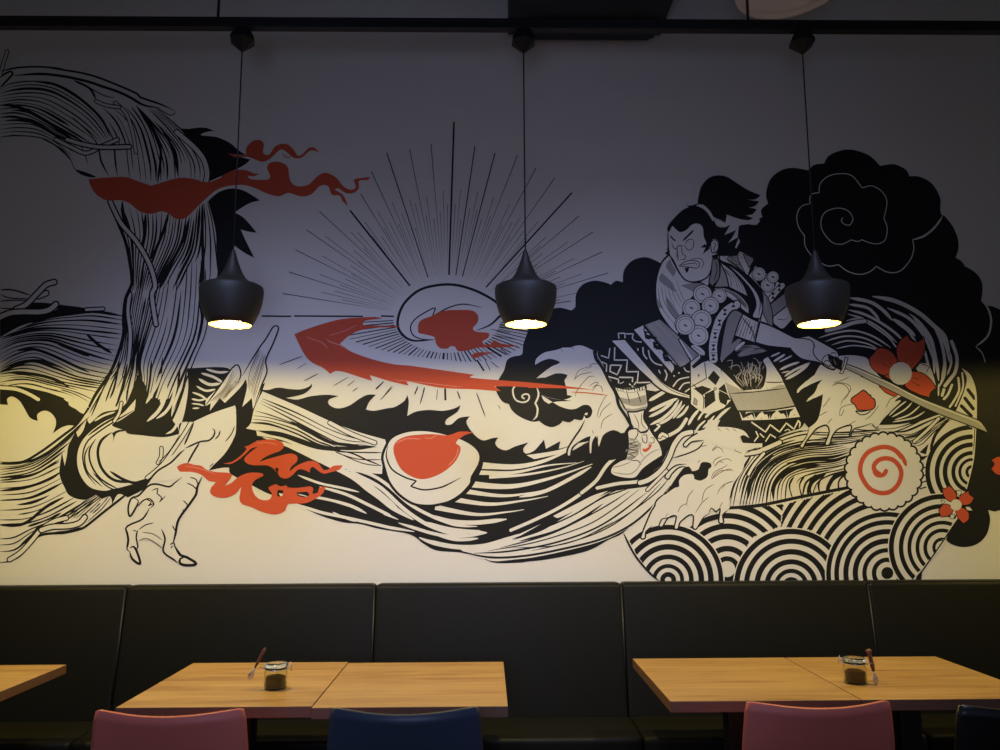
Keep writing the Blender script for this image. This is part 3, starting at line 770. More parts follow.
MURAL_2B = '''
#great_wave
fW | @L 540 252!, 620 236, 690 245, 700 232, 760 228, 830 240, 880 270, 895 300!, 850 280, 825 310, 840 345, 900 362, 1000 365!, 960 400, 880 430, 870 470!, @B 330 560, 270 650, 245 750, @H 685 300!, 640 340, 645 385, 632 396, 618 388, 620 340, 600 310!, 560 332, 520 360, 480 425, 468 432, 456 420, 460 350!, 420 345, 375 390, 362 425, 350 432, 338 422, 350 350!, 300 362, 268 412, 255 420, 243 405, 260 360!, 200 410, 160 450, 155 488, 140 494, 128 485, 160 400, 190 310, 230 250!, 290 200, @L 400 560!, 300 600, 250 640, 205 645, 210 620, 260 560, 380 535!, 400 500, 300 500, 270 480, 350 430, 450 420, 510 370!, 530 340, 450 340, 385 390, 360 380, 380 340, 430 290, 500 262
sK 1.5 | @L 540 252, 480 275, 420 310, 370 355, 360 380, 385 392, 430 350, 530 338
sK 1.5 | @L 530 345, 490 400, 400 445, 270 485
sK 1.5 | @L 385 535, 300 545, 230 600, 205 645, 240 660, 262 620, 330 560, 400 560
sK 1.6 | @H 300 195, 230 250, 215 290, 195 320, 160 400, 128 485, 142 494, 158 485, 160 450, 200 410
sK 1.4 | @H 350 350, 280 365, 262 370, 243 408, 255 420, 270 410, 300 362, 350 350, 338 420, 350 434, 364 425, 375 390, 430 345, 458 350, 454 420, 468 434, 482 424, 520 360, 560 332
sK 1.6 | 555 335!, 570 300, 600 325, 625 300, 620 340, 616 388, 632 398, 648 385, 640 345, 672 315
fK | @H 275 222!, 340 175, 370 165, 368 130, 400 95, 455 90, 463 118!, 500 130, 545 105, 552 60, 570 45!, 565 20, 510 15, 488 60, 450 70!, 430 40, 395 50!, 350 110, 310 170
fW | @H 458 100!, 440 90, 400 96, 372 130, 380 110
sF .8 | @H 415 290, 425 230, 460 185
sF .8 | 360 330, 380 290, 420 270
sF .8 | 510 270, 530 190, 590 150
sF .8 | 470 330, 510 270, 555 230
sF .8 | 605 215, 640 160, 715 130
sF .8 | 570 120, 620 70, 700 65
sF .8 | 590 40, 620 10, 650 20
sF .8 | 280 360, 300 330
sF .8 | 620 300, 640 260
dF .9 | @L 600 420, 640 380, 690 370, 760 385, 800 385, 820 400
sF .8 | @L 600 430, 640 395, 680 410, 690 440
sF .8 | 790 385, 790 420, 850 445
sF .8 | 610 540, 620 500, 680 470
sF .8 | 615 555, 660 510, 730 490, 765 515
sF .8 | 590 655, 620 600, 700 560, 730 535
sF .8 | 595 660, 660 610, 740 575, 780 595
sF .8 | 680 745, 710 700, 770 675
sF .8 | 505 390, 560 375
sF .8 | 480 530, 500 495
sF .8 | @L 760 228, 790 250
n 4.4 1.3 | @L 425 268, 350 290, 285 370, 240 480, 180 580, 80 660, 0 690
n 2.6 1 | @L 60 750, 150 660, 220 590
sK 1.4 | @L 0 600, 100 560, 190 480, 240 380, 330 260
'''
MURAL_3 = '''
#striped_scallops
sW 4.2 | @E 575 40, 720 70, 860 140, 960 225, @F 600 330, 640 450
sW 3.4 | @E 435 50, 560 75, 640 125, 702 192
sW 2.8 | @E 430 90, 540 110, 590 150, 622 192
sW 3 | @E 668 112, 800 175, 880 260, 930 350, 960 450
sW 3 | @E 700 182, 790 235, 845 290
sW 1.8 | @E 720 200, 800 260, 830 310
sW 2.6 | @E 425 125, 520 150, 620 200, 720 270, 780 330
sW 1.8 | @E 420 150, 530 185, 640 250, 730 330
sW 1.6 | @E 410 195, 480 180, 560 215, 680 300, 730 370
n 3.6 1 | @E 290 255, 380 232, 460 205, 530 195
sW 1.8 | @E 240 300, 340 270, 460 255, 580 290, 690 360
sW 1.6 | @E 280 322, 400 290, 520 300, 640 355
sW 1.4 | @E 320 345, 420 318, 540 335, 620 375
sW 1.3 | @E 350 368, 450 348, 560 360, 620 385
sW 1.6 | @E 700 330, 740 370, 770 400
sW 3.2 | @F 380 200, 440 270, 510 380, 545 520, 560 650
sW 3 | @F 520 250, 570 350, 600 480, 600 600, 560 700
sW 2.4 | @F 565 310, 610 400, 640 520
sW 2.6 | @F 420 380, 460 440, 490 560
sW 2 | @F 240 205, 320 255, 370 330, 400 370
sW 2 | @F 350 170, 430 235, 505 340, 535 440
sW 2.4 | @F 480 395, 520 480, 530 600
sW 2 | @F 590 420, 600 520, 580 640
sW 2 | @F 640 440, 650 520, 620 610
n 2.8 1 | @M 602 268, 585 325
n 2.4 .9 | @M 655 250, 625 320, 598 350
n 2.2 .8 | @M 700 200, 705 290, 665 370, 640 405
n 1.8 .8 | @M 728 165, 735 260, 705 345, 680 400
sW 1.6 | @M 560 240, 558 330
fW | @F 430 520!, 500 545, 540 680!, 480 700!, 400 560!
sK .8 | @F 420 520, 500 550
sK .8 | @F 470 600, 500 550, 540 660
n 3.4 1.2 | @F 652 368, 690 480, 680 580, 640 640, 605 685
fW | @M 725 130!, 780 170, 815 240, 832 330, 830 460, @G 870 250!, 860 400, 825 540!, 700 500, 620 400!, 640 250, @M 660 480!, 690 420!, 740 300, 760 200
bK 3.4 | @M 770 285, 815 345
bK 3.4 | @M 748 345, 806 420
bK 3.4 | @M 722 400, 792 470
fW | @H 25 470!, 60 440, 128 380, 190 330!, 300 400, 600 380, 685 310!, 900 290, @B 250 750!, 290 640, 345 530, 400 450, 500 390, 650 330, 800 310, 1000 300!, @G 480 240, 700 170!, 760 160, 860 240!, 865 400, 830 540!, @J 660 270!, 520 480, 370 690, 300 820!, @H 400 800!, 260 770, 180 700, 90 590
fK | @G 385 225!, 430 180, 480 130, 530 90, 620 90, 720 110!, 700 165, 620 190, 560 210, 480 222
sW 1.5 | @M 205 470, 270 410, 330 365
sW 1.5 | @M 225 480, 320 425, 370 375
sW 1.5 | @M 245 500, 350 462, 430 395
sW 1.5 | @M 230 515, 380 485, 460 440
sK 1.2 | @M 0 600, 130 605, 260 580, 380 530, 520 455
blend K .9 2 4 3 | @G 370 245, 480 240, 600 200, 700 170 ; 480 270, 560 270, 640 230, 720 180 ; 520 320, 600 280, 680 220, 745 185 ; 570 330, 610 320, 680 250, 760 195
n 2.6 1 | @M 385 655, 470 580, 560 490
sK 3 | @M 640 485, 540 600, 500 720
fK | @G 596 362!, 642 318!, 628 372!
fK | @G 585 385!, 640 378!, 612 402!
bK 1.3 | @G 600 440, 632 436
bK 1.3 | @G 604 480, 634 474
bK 1.3 | @G 600 515, 632 505
bK 1.3 | @G 596 545, 630 535
blend K 1.2 4 5 4 3 3 | @B 245 800, 280 640, 340 530, 400 450, 500 390, 650 330, 800 310 ; 326 800, 370 620, 440 520, 560 440, 720 400, 900 385 ; 424 795, 470 610, 560 510, 720 460, 880 450, 1000 425 ; 520 785, 530 660, 600 575, 720 525, 900 510, 1000 470 ; 592 770, 610 630, 680 585, 800 560, 900 545, 1000 520 ; 760 740, 790 650, 860 600, 1000 560
sK 2.4 | @B 245 750, 280 640, 345 530, 385 465
sK 4 | @B 520 745, 525 660, 590 580, 680 545, 820 530
sK 4 | @B 360 740, 380 640, 440 540, 520 470
sK 2.6 | @B 600 520, 760 500, 900 500, 1000 470
blend K 1.6 5 | @B 640 740, 620 660, 650 600 ; 930 700, 930 630, 990 570
sK 4 | @B 735 720, 760 640, 850 580
sK 4 | @B 850 700, 890 620, 970 575
n 4 1.3 | @B 560 390, 470 430, 420 450, 350 460
n 2.6 1.2 | @B 460 460, 400 530, 365 590
sK 1.6 | @B 345 460, 420 420, 560 360, 700 315
blend K 1 5 | @N 400 430, 560 440, 760 435, 1000 420 ; 340 550, 560 540, 760 520, 860 480
sK 1.2 | @N 780 410, 900 420, 1000 415
bK 3.2 | @H 678 300, @I 0 172, 300 110, 620 48
#foam_wave
fW | @E 345 415!, 450 408, 540 425, 560 460, 620 540, 700 600, @M 0 185!, 250 310, 300 330!, 260 350, @G 440 160!, 400 215, @N 975 400!, 930 360, 860 385, 780 410, 752 468, 740 462, 755 375!, 650 410, 600 470, 580 530, 555 548, 538 530, 560 480, 575 430, 550 378!, 480 400, 440 440, 380 520, 360 562, 340 565, 332 545, 385 470, 410 380!, 470 310, 490 240, 510 150!, 450 150, 385 190!, 395 160, 450 110, 480 50!, 400 50, 340 80, 320 105, 300 105, 296 88, 330 50, @E 200 540, 250 470!
sK 1.5 | @N 410 390, 385 470, 332 545, 342 566, 362 560, 380 520, 440 440, 480 400, 552 377, 575 430, 560 480, 540 530, 555 548, 582 530, 600 470, 650 410, 755 375, 756 420, 740 462, 752 468, 780 410, 860 385, 900 370, 930 360
sK 1 | 930 362, 945 385, 970 402, 985 380
sF .8 | @N 600 60, 640 30, 700 40, 740 90, 720 130, 680 180, 670 220
sF .8 | @N 660 295, 670 240, 720 210, 790 200
sF .8 | 655 290, 675 298, 700 240
sF .8 | @N 560 370, 580 340, 600 320
sF .8 | 740 370, 800 340
sF .8 | 520 230, 560 180, 585 140
sF .8 | 490 300, 560 260
sF .8 | 870 330, 920 300, 990 210
sF .8 | @E 320 600, 360 580, 420 590, 440 620, 400 690
sF .8 | @E 330 580, 400 560, 430 540
sF .8 | @E 660 740, 690 680, 730 670
oR 1.2 | @G 315 50!, 285 72, 256 92, 256 112, 272 122, 285 150!, 330 152, 365 145, 376 120, 370 95, 355 88, 352 75!, 345 75, 330 60
oW 1.1 | @G 276 155!, 310 158, 352 150, 335 168, 300 174
sK 1.3 | @M 130 262, 180 290, 235 330, 270 325
#cherry_blossom
oR 1 | @E 735 450!, 725 370, 750 315, 795 280!, 812 312, 850 326, 880 312, 895 288!, 906 350, 890 420, 840 480, 800 510, 750 490
oR 1 | @E 720 470, 735 440!, 700 390, 645 362, 605 368!, 585 395, 556 425!, 560 465, 590 505, 650 535, 700 520
oR 1 | @E 800 520, 830 508!, 890 520, 940 560, 975 612!, 940 640, 932 672!, 860 650, 780 600
oR 1 | @E 650 540!, 700 520, 760 590, 800 620!, 720 580
fR | @E 615 595!, 680 620, 740 652, 722 666!, 660 640
sK 1 | @E 615 597, 660 642, 722 668
dK .8 | @E 745 440, 760 480
dK .8 | 790 430, 780 470
dK .8 | 830 455, 810 485
dK .8 | 640 460, 690 490
dK .8 | 680 450, 710 480
dK .8 | 860 560, 820 545
dK .8 | 870 600, 810 565
dot W 11.4 | @E 752 522
#fish_cake
'''
MURAL_4 = '''
#red_dotted_blossom
oR .8 | @J 558 62!, 580 56, 605 38!, 640 70, 657 110, 645 150, 600 142, 570 110
oR .8 | 738 73!, 745 100, 776 120!, 750 162, 700 172, 665 160, 680 108
oR .8 | 741 228!, 738 270, 702 297!, 665 258, 650 200, 690 186, 725 205
oR .8 | 533 205!, 550 252!, 598 246, 632 212, 612 175, 570 163
oW .6 | 655 70!, 690 75, 680 105!, 660 100
oW .6 | 548 135!, 580 145, 560 162!
oW .6 | 715 182!, 745 182, 765 208!, 730 208
oW .6 | 615 235!, 645 235, 635 265!, 612 262
dot W 5.7 | 652 170
#blossom_at_edge
fR | @G 956 402!, 982 386!, 1012 384!, 1012 476!, 980 470, 955 444!, 972 420
#samurai
# far shoulder and arm
oW 1.4 | @x 0 115!, 100 88, 160 90, 280 155!, 232 302!, 120 222, 0 170
oH .8 | @x 110 100!, 150 92, 150 160, 210 280!, 130 215, 60 160
oG .8 | 190 120!, 278 157, 240 235!
dK .8 | @x 60 130, 150 150
dK .7 | 100 200, 200 210
oW 1.4 | @x 290 210!, 400 285, 535 385!, 420 535!, 330 400, 235 300!
blend F .5 7 | @x 20 125, 90 200, 150 240 ; 160 95, 230 130, 270 160
fK | @x 380 290!, 470 340!, 450 400, 400 350
fK | @x 300 350!, 350 330, 380 430!, 350 410
scale 6.6 | @x 322 285, 395 378
scale 5.6 | @x 440 310
n 5 .8 | @x 518 380, 480 420, 415 500
bow | @x 492 400, 440 466
oG 1.2 | @x 540 440!, 562 545, 455 640!, 425 620, 410 540!
oW 1.2 | @x 562 545!, 602 662!, 525 742, 470 720, 440 690, 440 640!
dK .8 | @x 480 660, 540 665, 580 640
oG 1 | @x 330 400!, 400 490, 432 600, 440 745!, 320 685, 350 570, 355 470
dW .8 | @x 370 470, 385 600
oW .9 | @x 350 600!, 400 700!, 335 680!
# robe over the near shoulder
oW 1.8 | @w 245 118!, 180 190, 140 300, 127 430, 148 570, 195 660, 260 745, 320 800!, 345 640, 410 510, 540 380!, 500 355, 430 352, 340 290, 270 170
fG | @w 250 160!, 215 220, 275 308!, 300 260, 270 210
fG | 180 275!, 160 340, 300 442!, 270 360
fG | 215 468!, 225 550, 320 710!, 330 640, 280 550
fG | 135 480!, 150 560, 195 570!, 165 520
fG | 335 380!, 440 430!, 530 370, 430 362
blend F .5 6 | @w 300 330, 330 420, 370 520 ; 150 400, 180 560, 300 720
# right side robe, collar
oG 1.2 | @w 600 165!, 645 160, 662 220, 655 320, 600 388!, 572 350!, 590 270
sK .9 | @w 630 180, 640 260, 610 350
oH 1.2 | @w 665 195!, 720 280, 742 392!, 615 395!, 662 300
oW 1.4 | @w 655 175!, 780 270, 880 400, 900 475!, 740 395!, 712 280
blend F .5 5 | @w 700 230, 750 320, 760 400 ; 800 290, 860 380, 890 460
oK .5 | @w 640 150!, 760 230, 880 330, 950 450, 955 560, 920 642!, 885 590!, 905 520, 870 400, 780 275
oW 1.2 | @w 700 190!, 800 250, 900 350, 980 450, 1020 560, 1000 655!, 935 640, 965 540, 930 430, 850 330, 770 250
sK .9 | @w 720 200, 860 300, 960 420, 1000 520, 985 640
# chest armour
fK | @w 540 380!, 450 470, 390 550, 345 640, 318 800, @y 770 180, 740 235!, 850 320, 990 400, @A 160 410!, 240 440!, 340 240, @w 830 560!, 730 480, 640 410
oW 1.6 | @w 600 402!, 700 398, 820 450, 900 540, 908 620!, 860 592, 760 500, 660 440
blend F .5 4 | @w 640 415, 760 450, 890 580 ; 720 405, 820 470, 900 560
scale 9 | @w 520 452
scale 7 | 660 468
scale 8.6 | 428 568
scale 8.4 | 585 550
scale 8 | 525 668
scale 9.6 | 372 702
scale 9.8 | @A 95 85, 70 215
scale 9 | @A -40 130
sW 5 | @A 10 300, 70 330, 120 375
dF .8 | @A 20 300, 120 370
n 8 1 | @w 800 540, 720 590, 665 660, @A 235 110, 205 210, 190 310, 195 410
bow | @w 775 535, 705 602, 660 690, @A 207 213, 193 313, 192 395
sF .7 | @A 180 160, 250 170
sF .7 | @A 165 265, 235 270
sF .7 | @A 160 355, 230 358
oG 1.6 | @A 440 30!, 370 0, 310 60, 275 200, 255 330, 240 435!, 330 330, 380 190
fG | @A 250 400!, 340 290, 400 240!, 430 250!, 370 330!, 300 400, 260 440!
# sleeve and forearm
oW 1.4 | @A 440 30!, 505 70, 572 100!, 560 180, 537 275!, 450 245, 370 215!, 400 120
blend F .7 6 | @A 450 60, 410 140, 385 215 ; 560 110, 550 180, 525 265
sK .9 | 430 60, 520 180, 530 260
oW 1.6 | @A 580 100!, 700 145, 870 230, @E 130 300, 190 318, 212 350, 250 345, 300 375, 352 400!, 362 425, 300 402!, 312 450, 345 485, 335 500!, 300 490, 240 455, 130 430, 62 370!, @A 840 322, 650 302, 540 270!, 560 180
fW | @E 130 300!, 180 290!, 350 385, 362 425!, 300 400, 200 340
sK 1.1 | @E 100 300, 185 312, 212 345, 205 390, 240 440, 335 495
sF .8 | @E 180 400, 185 415
sK .9 | @E 300 402, 270 420, 262 450, 280 478
sK .9 | 318 452, 285 440, 270 462
sK .9 | 345 485, 310 470, 300 488
sK .9 | 352 400, 330 392, 312 402
sK .8 | 362 425, 340 412
# knot of rope and tassels at the waist
oK 1.2 | @A 370 345!, 420 275, 480 255, 570 290, 660 320, 640 385, 600 420, 632 500, 620 560, 590 640, 530 650, 470 615, 440 662!, 330 580, 240 480!, 300 400
blend G .9 6 | @A 380 340, 450 300, 560 300 ; 400 390, 500 370, 640 340
blend H .7 9 | @A 420 430, 440 500, 380 560, 440 640 ; 600 430, 560 520, 600 560, 560 640
sW 3 | @A 375 340, 410 300, 455 268
sH .8 | @A 300 430, 350 420, 340 500
sH .8 | 320 480, 400 460, 430 520, 480 560
sH .8 | 460 480, 500 450, 550 480, 540 560, 500 540, 470 500
sH .8 | 560 440, 620 440, 600 500
sH .8 | 360 540, 430 600, 450 640
sH .8 | 480 590, 540 560, 600 590
sH .8 | 520 400, 560 420, 580 480, 570 600
sK .9 | 400 480, 440 500, 420 540
# front skirt
oW 1.8 | @A 250 480!, 440 665!, 530 655, 600 640, 630 500, 600 420, 650 382!, 790 600, @B 665 160!, 300 195!, 205 0
fH | @B 210 10!, 300 193!, 480 190, 662 160!, 600 40, 555 30!, 480 60, 350 70
blend G .35 24 | @B 225 40, 300 195 ; 590 30, 660 160
sK 1 | @B 250 85, 400 75, 600 52
sK 1 | @A 620 600, 700 605, 790 600
oW 1.6 | @B 300 195!, 480 190, 665 162!, 697 235!, 510 252, 320 257!
fK | @B 310 200!, 350 200!, 345 215!, 360 205!, 395 200!, 405 250!, 385 215!, 330 240!
fK | @B 395 200!, 450 198!, 430 212!, 410 240!
fK | @B 450 198!, 500 195!, 492 248!, 480 215!, 465 218!
fK | @B 495 195!, 540 192!, 515 215!, 500 245!
fK | @B 545 192!, 600 185!, 607 245!, 585 210!, 565 212!
fK | @B 600 185!, 650 178!, 625 200!, 612 240!
dot K .5 | @B 360 235, 445 240, 535 235, 650 220
fK | @B 320 258!, 500 256, 700 236!, 720 250!, 690 300, 600 330, 480 400!, 330 400!, 300 330, 250 300!, 170 290!, 200 230, 265 160!, 300 200!
bW 1.5 | @B 385 265!, 470 325!, 500 280!, 558 325!, 600 270!, 648 308!, 675 255!
bW 1.3 | @B 410 320!, 425 352!, 400 385!
bW 1.3 | 470 385!, 500 340!, 535 362!
bW 1 | 590 318!, 610 308!, 625 318!
bW 1.3 | 435 335!, 462 360!
sW 1.6 | 672 250, 686 270, 680 300
# black ground right of the skirt with foam streaks
fK | @A 650 305!, 840 322!, @E 62 370!, 130 430!, 250 460!, 215 530!, 150 580, 105 625, 108 650!, 170 600, 262 560!, 200 640, 162 700!, 260 655!, @B 830 90!, 800 240, 740 300!, 690 240!, 575 0!
sW 1.8 | @A 670 390, 750 355
sW 2.4 | @A 695 430, 790 370
sW 1.6 | @A 740 435, 850 380
sW 2.4 | @A 745 500, 830 460, 910 435
sW 1.4 | @A 760 525, 830 510
sW 2.4 | @A 785 555, 870 500, 1000 440
sW 3 | @A 795 580, 900 520, 990 450
# thigh plates
oH 1.4 | @y 450 122!, 580 75!, 905 375!, 758 492!
blend G .4 20 | @y 455 125, 755 485 ; 585 80, 895 375
oW 1.2 | @y 750 235!, 905 375!, 840 430!, 735 250!
fG | @y 750 245!, 900 375!, 860 410!
oK .5 | @y 235 190!, 370 190!, 700 500!, 835 440!, 835 710!, 680 650, 500 500, 300 260!
bW 1.2 | @y 240 240!, 235 195!, 290 195!
bW 1.2 | @y 290 235!, 290 200!, 360 200!, 352 235, 380 262, 430 268
bW 1.4 | @y 440 310, 445 370, 475 410
bW 1.4 | @y 485 335, 500 400, 540 445, 600 462
bW 1.2 | @y 395 320, 400 340
bW 1.4 | @y 620 500, 640 540, 625 590
bW 1.2 | @y 570 500, 585 530
bW 1.4 | @y 690 640, 740 580, 825 560
bW 1.4 | @y 740 665, 780 615, 830 605
bW 1.2 | @y 790 685, 830 655
bW 1.2 | @y 780 480, 800 510, 830 515
dot W .9 | @y 700 550, 740 525
oW 1.2 | @y 358 165!, 440 125!, 712 480!, 680 532!
fK | @y 440 130!, 470 160!, 440 165!, 490 190!, 455 200!, 530 220!, 560 230!, 540 245!, 480 240!
fK | @y 440 150!, 500 250!, 460 240!
fK | @y 520 260!, 580 280!, 550 290!, 610 320!, 620 335!, 540 330!, 560 310!
fK | @y 520 265!, 590 320!, 530 320!
fK | @y 605 350!, 660 380!, 620 380!, 680 420!, 690 430!, 620 430!
fK | @y 600 360!, 670 420!, 610 410!
fK | @y 690 440!, 750 480!, 700 500!
dot K .5 | @y 500 258, 578 352, 655 440
oW 1.4 | @y 178 262!, 180 252!, 290 245!, 560 560, 690 655, 832 708!, 832 742!, 640 690, 500 590
sK .7 | @y 540 560, 680 670, 830 725
# leg
oK .8 | @y 45 350, 80 310, 180 288!, 520 598!, 460 625, 330 645, 220 640, 160 600, 100 470
bW 1.2 | @y 165 318!, 153 402!, 90 380!
bW 1.3 | @y 205 312!, 202 418!, 310 418!, 302 515!, 402 515!, 392 607!, 500 603!
bW 1.4 | @y 170 460!, 262 462!, 225 540!, 165 512!, 170 460!
bW 1.3 | @y 150 555!, 235 578!, 238 612!
bW 1.4 | @y 242 562!, 355 563!, 352 602!
bW 1.2 | @y 325 615!, 352 642!, 385 600!
bW 1.1 | @y 90 430!, 138 452!, 135 515!
bW .8 | @y 250 615!, 280 600!
sH 1 | @y 65 340, 60 380, 100 450, 130 530, 180 600
oW 1.4 | @y 200 640!, 330 660, 465 625!, @z 470 30, 482 120, 470 155, 420 178, 335 188, 290 155!, 240 60
fG | @z 245 60!, 340 75, 462 40!, 468 118, 360 135, 272 110!
fG | @z 288 150!, 370 158, 472 130!, 460 165, 400 180, 322 188!
sK .8 | @z 300 0, 330 110
sK .8 | 390 0, 425 110
blend K .6 10 | @y 215 620, 235 680 ; 455 620, 460 675
bH .9 | @y 215 665!, 330 690, 465 660!
oW 1.6 | @z 312 182!, 380 182, 455 162!, 448 240, 490 320, 440 352, 380 350, 352 322!
sF .9 | @z 365 200, 400 270, 405 330
sF .9 | @z 430 190, 430 280, 470 330
bK 3 | @y 35 350, 50 410, 100 480, 160 600, 215 700, @z 240 130, 300 225, 350 312
# shoe
oW 1.5 | @z 345 325, 312 350, 318 430, 305 560, 250 590, 185 635, 170 690, 220 722, 310 738, 380 730, 440 660, 520 600, 602 548!, 600 510, 575 440, 525 370, 490 310!, 470 350, 420 355, 390 325
sK 1 | @z 325 400, 370 410, 400 360, 385 340
fG | @z 330 400!, 390 410!, 420 450!, 400 540!, 340 590!, 300 580!, 320 500!
bW .8 | @z 325 430!, 390 420!
bW .8 | 330 460!, 400 440!
bW .8 | 325 490!, 405 475!
bW .8 | 320 520!, 400 505!
bW .8 | 310 550!, 385 540!
sK .8 | @z 330 400, 380 440, 320 450, 400 470, 320 490, 400 510, 320 530, 380 560, 310 570
sK .9 | @z 430 380, 470 375, 470 440, 440 430, 430 380
sK .8 | @z 500 400, 530 400, 530 440, 480 440
sK .9 | @z 340 590, 400 590, 425 630
sF .7 | @z 185 645, 260 630, 340 600
sG 1.1 | @z 175 680, 240 695, 330 700, 390 660, 440 580, 520 515, 595 490
sG .8 | @z 425 430, 420 520, 450 560
fR | @z 433 487!, 462 490, 490 470, 478 455!, 516 452!, 505 482, 475 512, 445 515
fK | @z 400 730!, 480 640, 560 590, 605 560!, 600 590, 520 640
# hexagon plate between the thighs
fW | @A 5 440!, 100 400, 250 490!, 340 750!, @B 210 175!, 100 210, 5 150!
fK | @A 10 470!, 95 390!, 160 420!, 100 440!, 30 490!
bK 1 | @A 0 400!, 5 750!
bK .9 | @A 120 440!, 135 570!, 10 640!
fK | @A 195 505!, 248 562!, 212 628!, 145 568!
fK | @A 100 632!, 178 660!, 100 712!, 28 655!
fK | @A 285 615!, 312 700!, 232 660!
fK | @A 235 690!, 320 720!, 340 750!, 240 750!
fK | @A 190 690!, 190 750!, 110 740!, 130 710!
dot K 1.6 | @A 208 658
dot W .8 | @A 208 658
fK | @B 90 90!, 150 60!, 158 130!, 90 180!
fK | @B 180 65!, 240 95!, 225 160!, 185 140!
sK .9 | @B 10 20, 80 100, 80 190
oG .5 | @B 25 110!, 45 130!, 40 160!, 20 150!
fK | @A 62 540!, 80 535!, 70 565!
fW | @V 150 258!, 190 247, 240 238, 300 240, 350 255, 371 284!, 345 271, 328 286, 342 303, 425 306!, 425 322!, 300 330, 200 300
sF .8 | @V 300 242, 320 258
sF .8 | 235 240, 255 256
sF .8 | 270 239, 290 254
# head
fW | @v 610 440!, 680 482, 712 480!, 722 418!, 820 450, 960 447!, 1000 465!, 975 495!, 900 495, 822 505!, 812 600!, 832 640!, 800 700!, 730 650!, 700 520, 640 510
fW | @v 235 545, 235 740, @w 245 130, 280 180, 320 265, 370 330, 430 352, 500 342, 560 310, 595 240, 605 150, 640 60, @v 640 600, 560 420, 420 400, 280 470
sK 1.4 | @v 235 520, 232 620, 240 740, @w 275 170, 320 262, 370 330, 430 352, 500 342, 560 310, 590 250, 600 150
fK | @v 485 330, 485 270, 510 180, 570 112, 640 90, 720 100, 800 150, 900 212, 1003 255!, 960 288, 890 292!, 990 305!, 960 342, 908 357!, 970 370!, 940 410, 878 422!, 940 447!, 900 462, 820 450, 722 415!, 710 482!, 660 455, 612 435, 560 370
fK | @v 225 530, 260 470, 350 380, 405 352, 375 340!, 440 338, 480 325, 560 370, 610 450, 640 510, 700 522, 752 498!, 700 587!, 800 543!, 770 600, 732 652!, 822 600!, 790 690!, 832 720!, 800 760!, 640 760!, 640 700, 655 650, 630 620, 600 625, 585 660, 570 710, 530 720!, 552 660, 530 600, 520 520, 480 490, 430 500, 390 540, 350 560, 318 555, 280 520, 268 508!, 240 560
fW | @v 465 340, 520 332, 580 385, 615 450, 605 472!, 560 400, 510 358
fK | @v 240 690!, 215 705!, 235 712!, 205 740!, 250 760!
sK 1.5 | @v 245 585, 275 620, 298 636
sK 1.9 | 447 543, 410 580, 355 635
sK .8 | 262 650, 280 695, 312 700
sK .8 | 368 665, 400 712, 440 690, 445 622
sK .8 | 445 622, 400 625, 372 660
sK 1 | @v 365 678, 310 680, 312 750, @w 318 180
sK .8 | @w 345 50, 350 115, 375 130, 370 162, 328 165
sK .7 | @w 300 112, 300 150
oW .8 | @w 325 218!, 380 180, 450 172, 492 190, 480 235, 410 228
sK .7 | @w 340 212, 400 200, 465 195, 470 220
sF .8 | @w 410 165, 500 155, 530 200, 505 245
fK | @w 368 235!, 408 230!, 400 262, 385 278!
oW 1 | @v 590 700, 588 650, 615 625, 645 640, 652 690, 628 740, @w 625 100, 600 110
sK .8 | @v 610 650, 632 665, 610 700, 630 715
fK | @w 598 130!, 640 120!, 650 150, 600 155
fK | @v 540 660!, 500 690!, 545 690!, 520 745!, 580 700!
#katana
fK | @E 300 400!, 392 442!, 380 505!, 330 482!
sG .9 | @E 330 430, 350 470
oH .9 | @E 402 458!, 500 495, 640 560, @M 0 136, 225 240, 450 350, 840 500, 880 540, 912 592!, 800 548, 500 432, 250 308, 0 186, @E 520 545, 400 488!
sW 1.3 | @E 410 468, 640 565, @M 230 250, 450 362, 830 512, 890 560
sG .7 | @E 420 482, @M 10 160, 300 300, 500 395, 820 525
oW .9 | @E 404 420!, 424 425!, 410 470, 392 522!, 368 522!, 392 480
'''
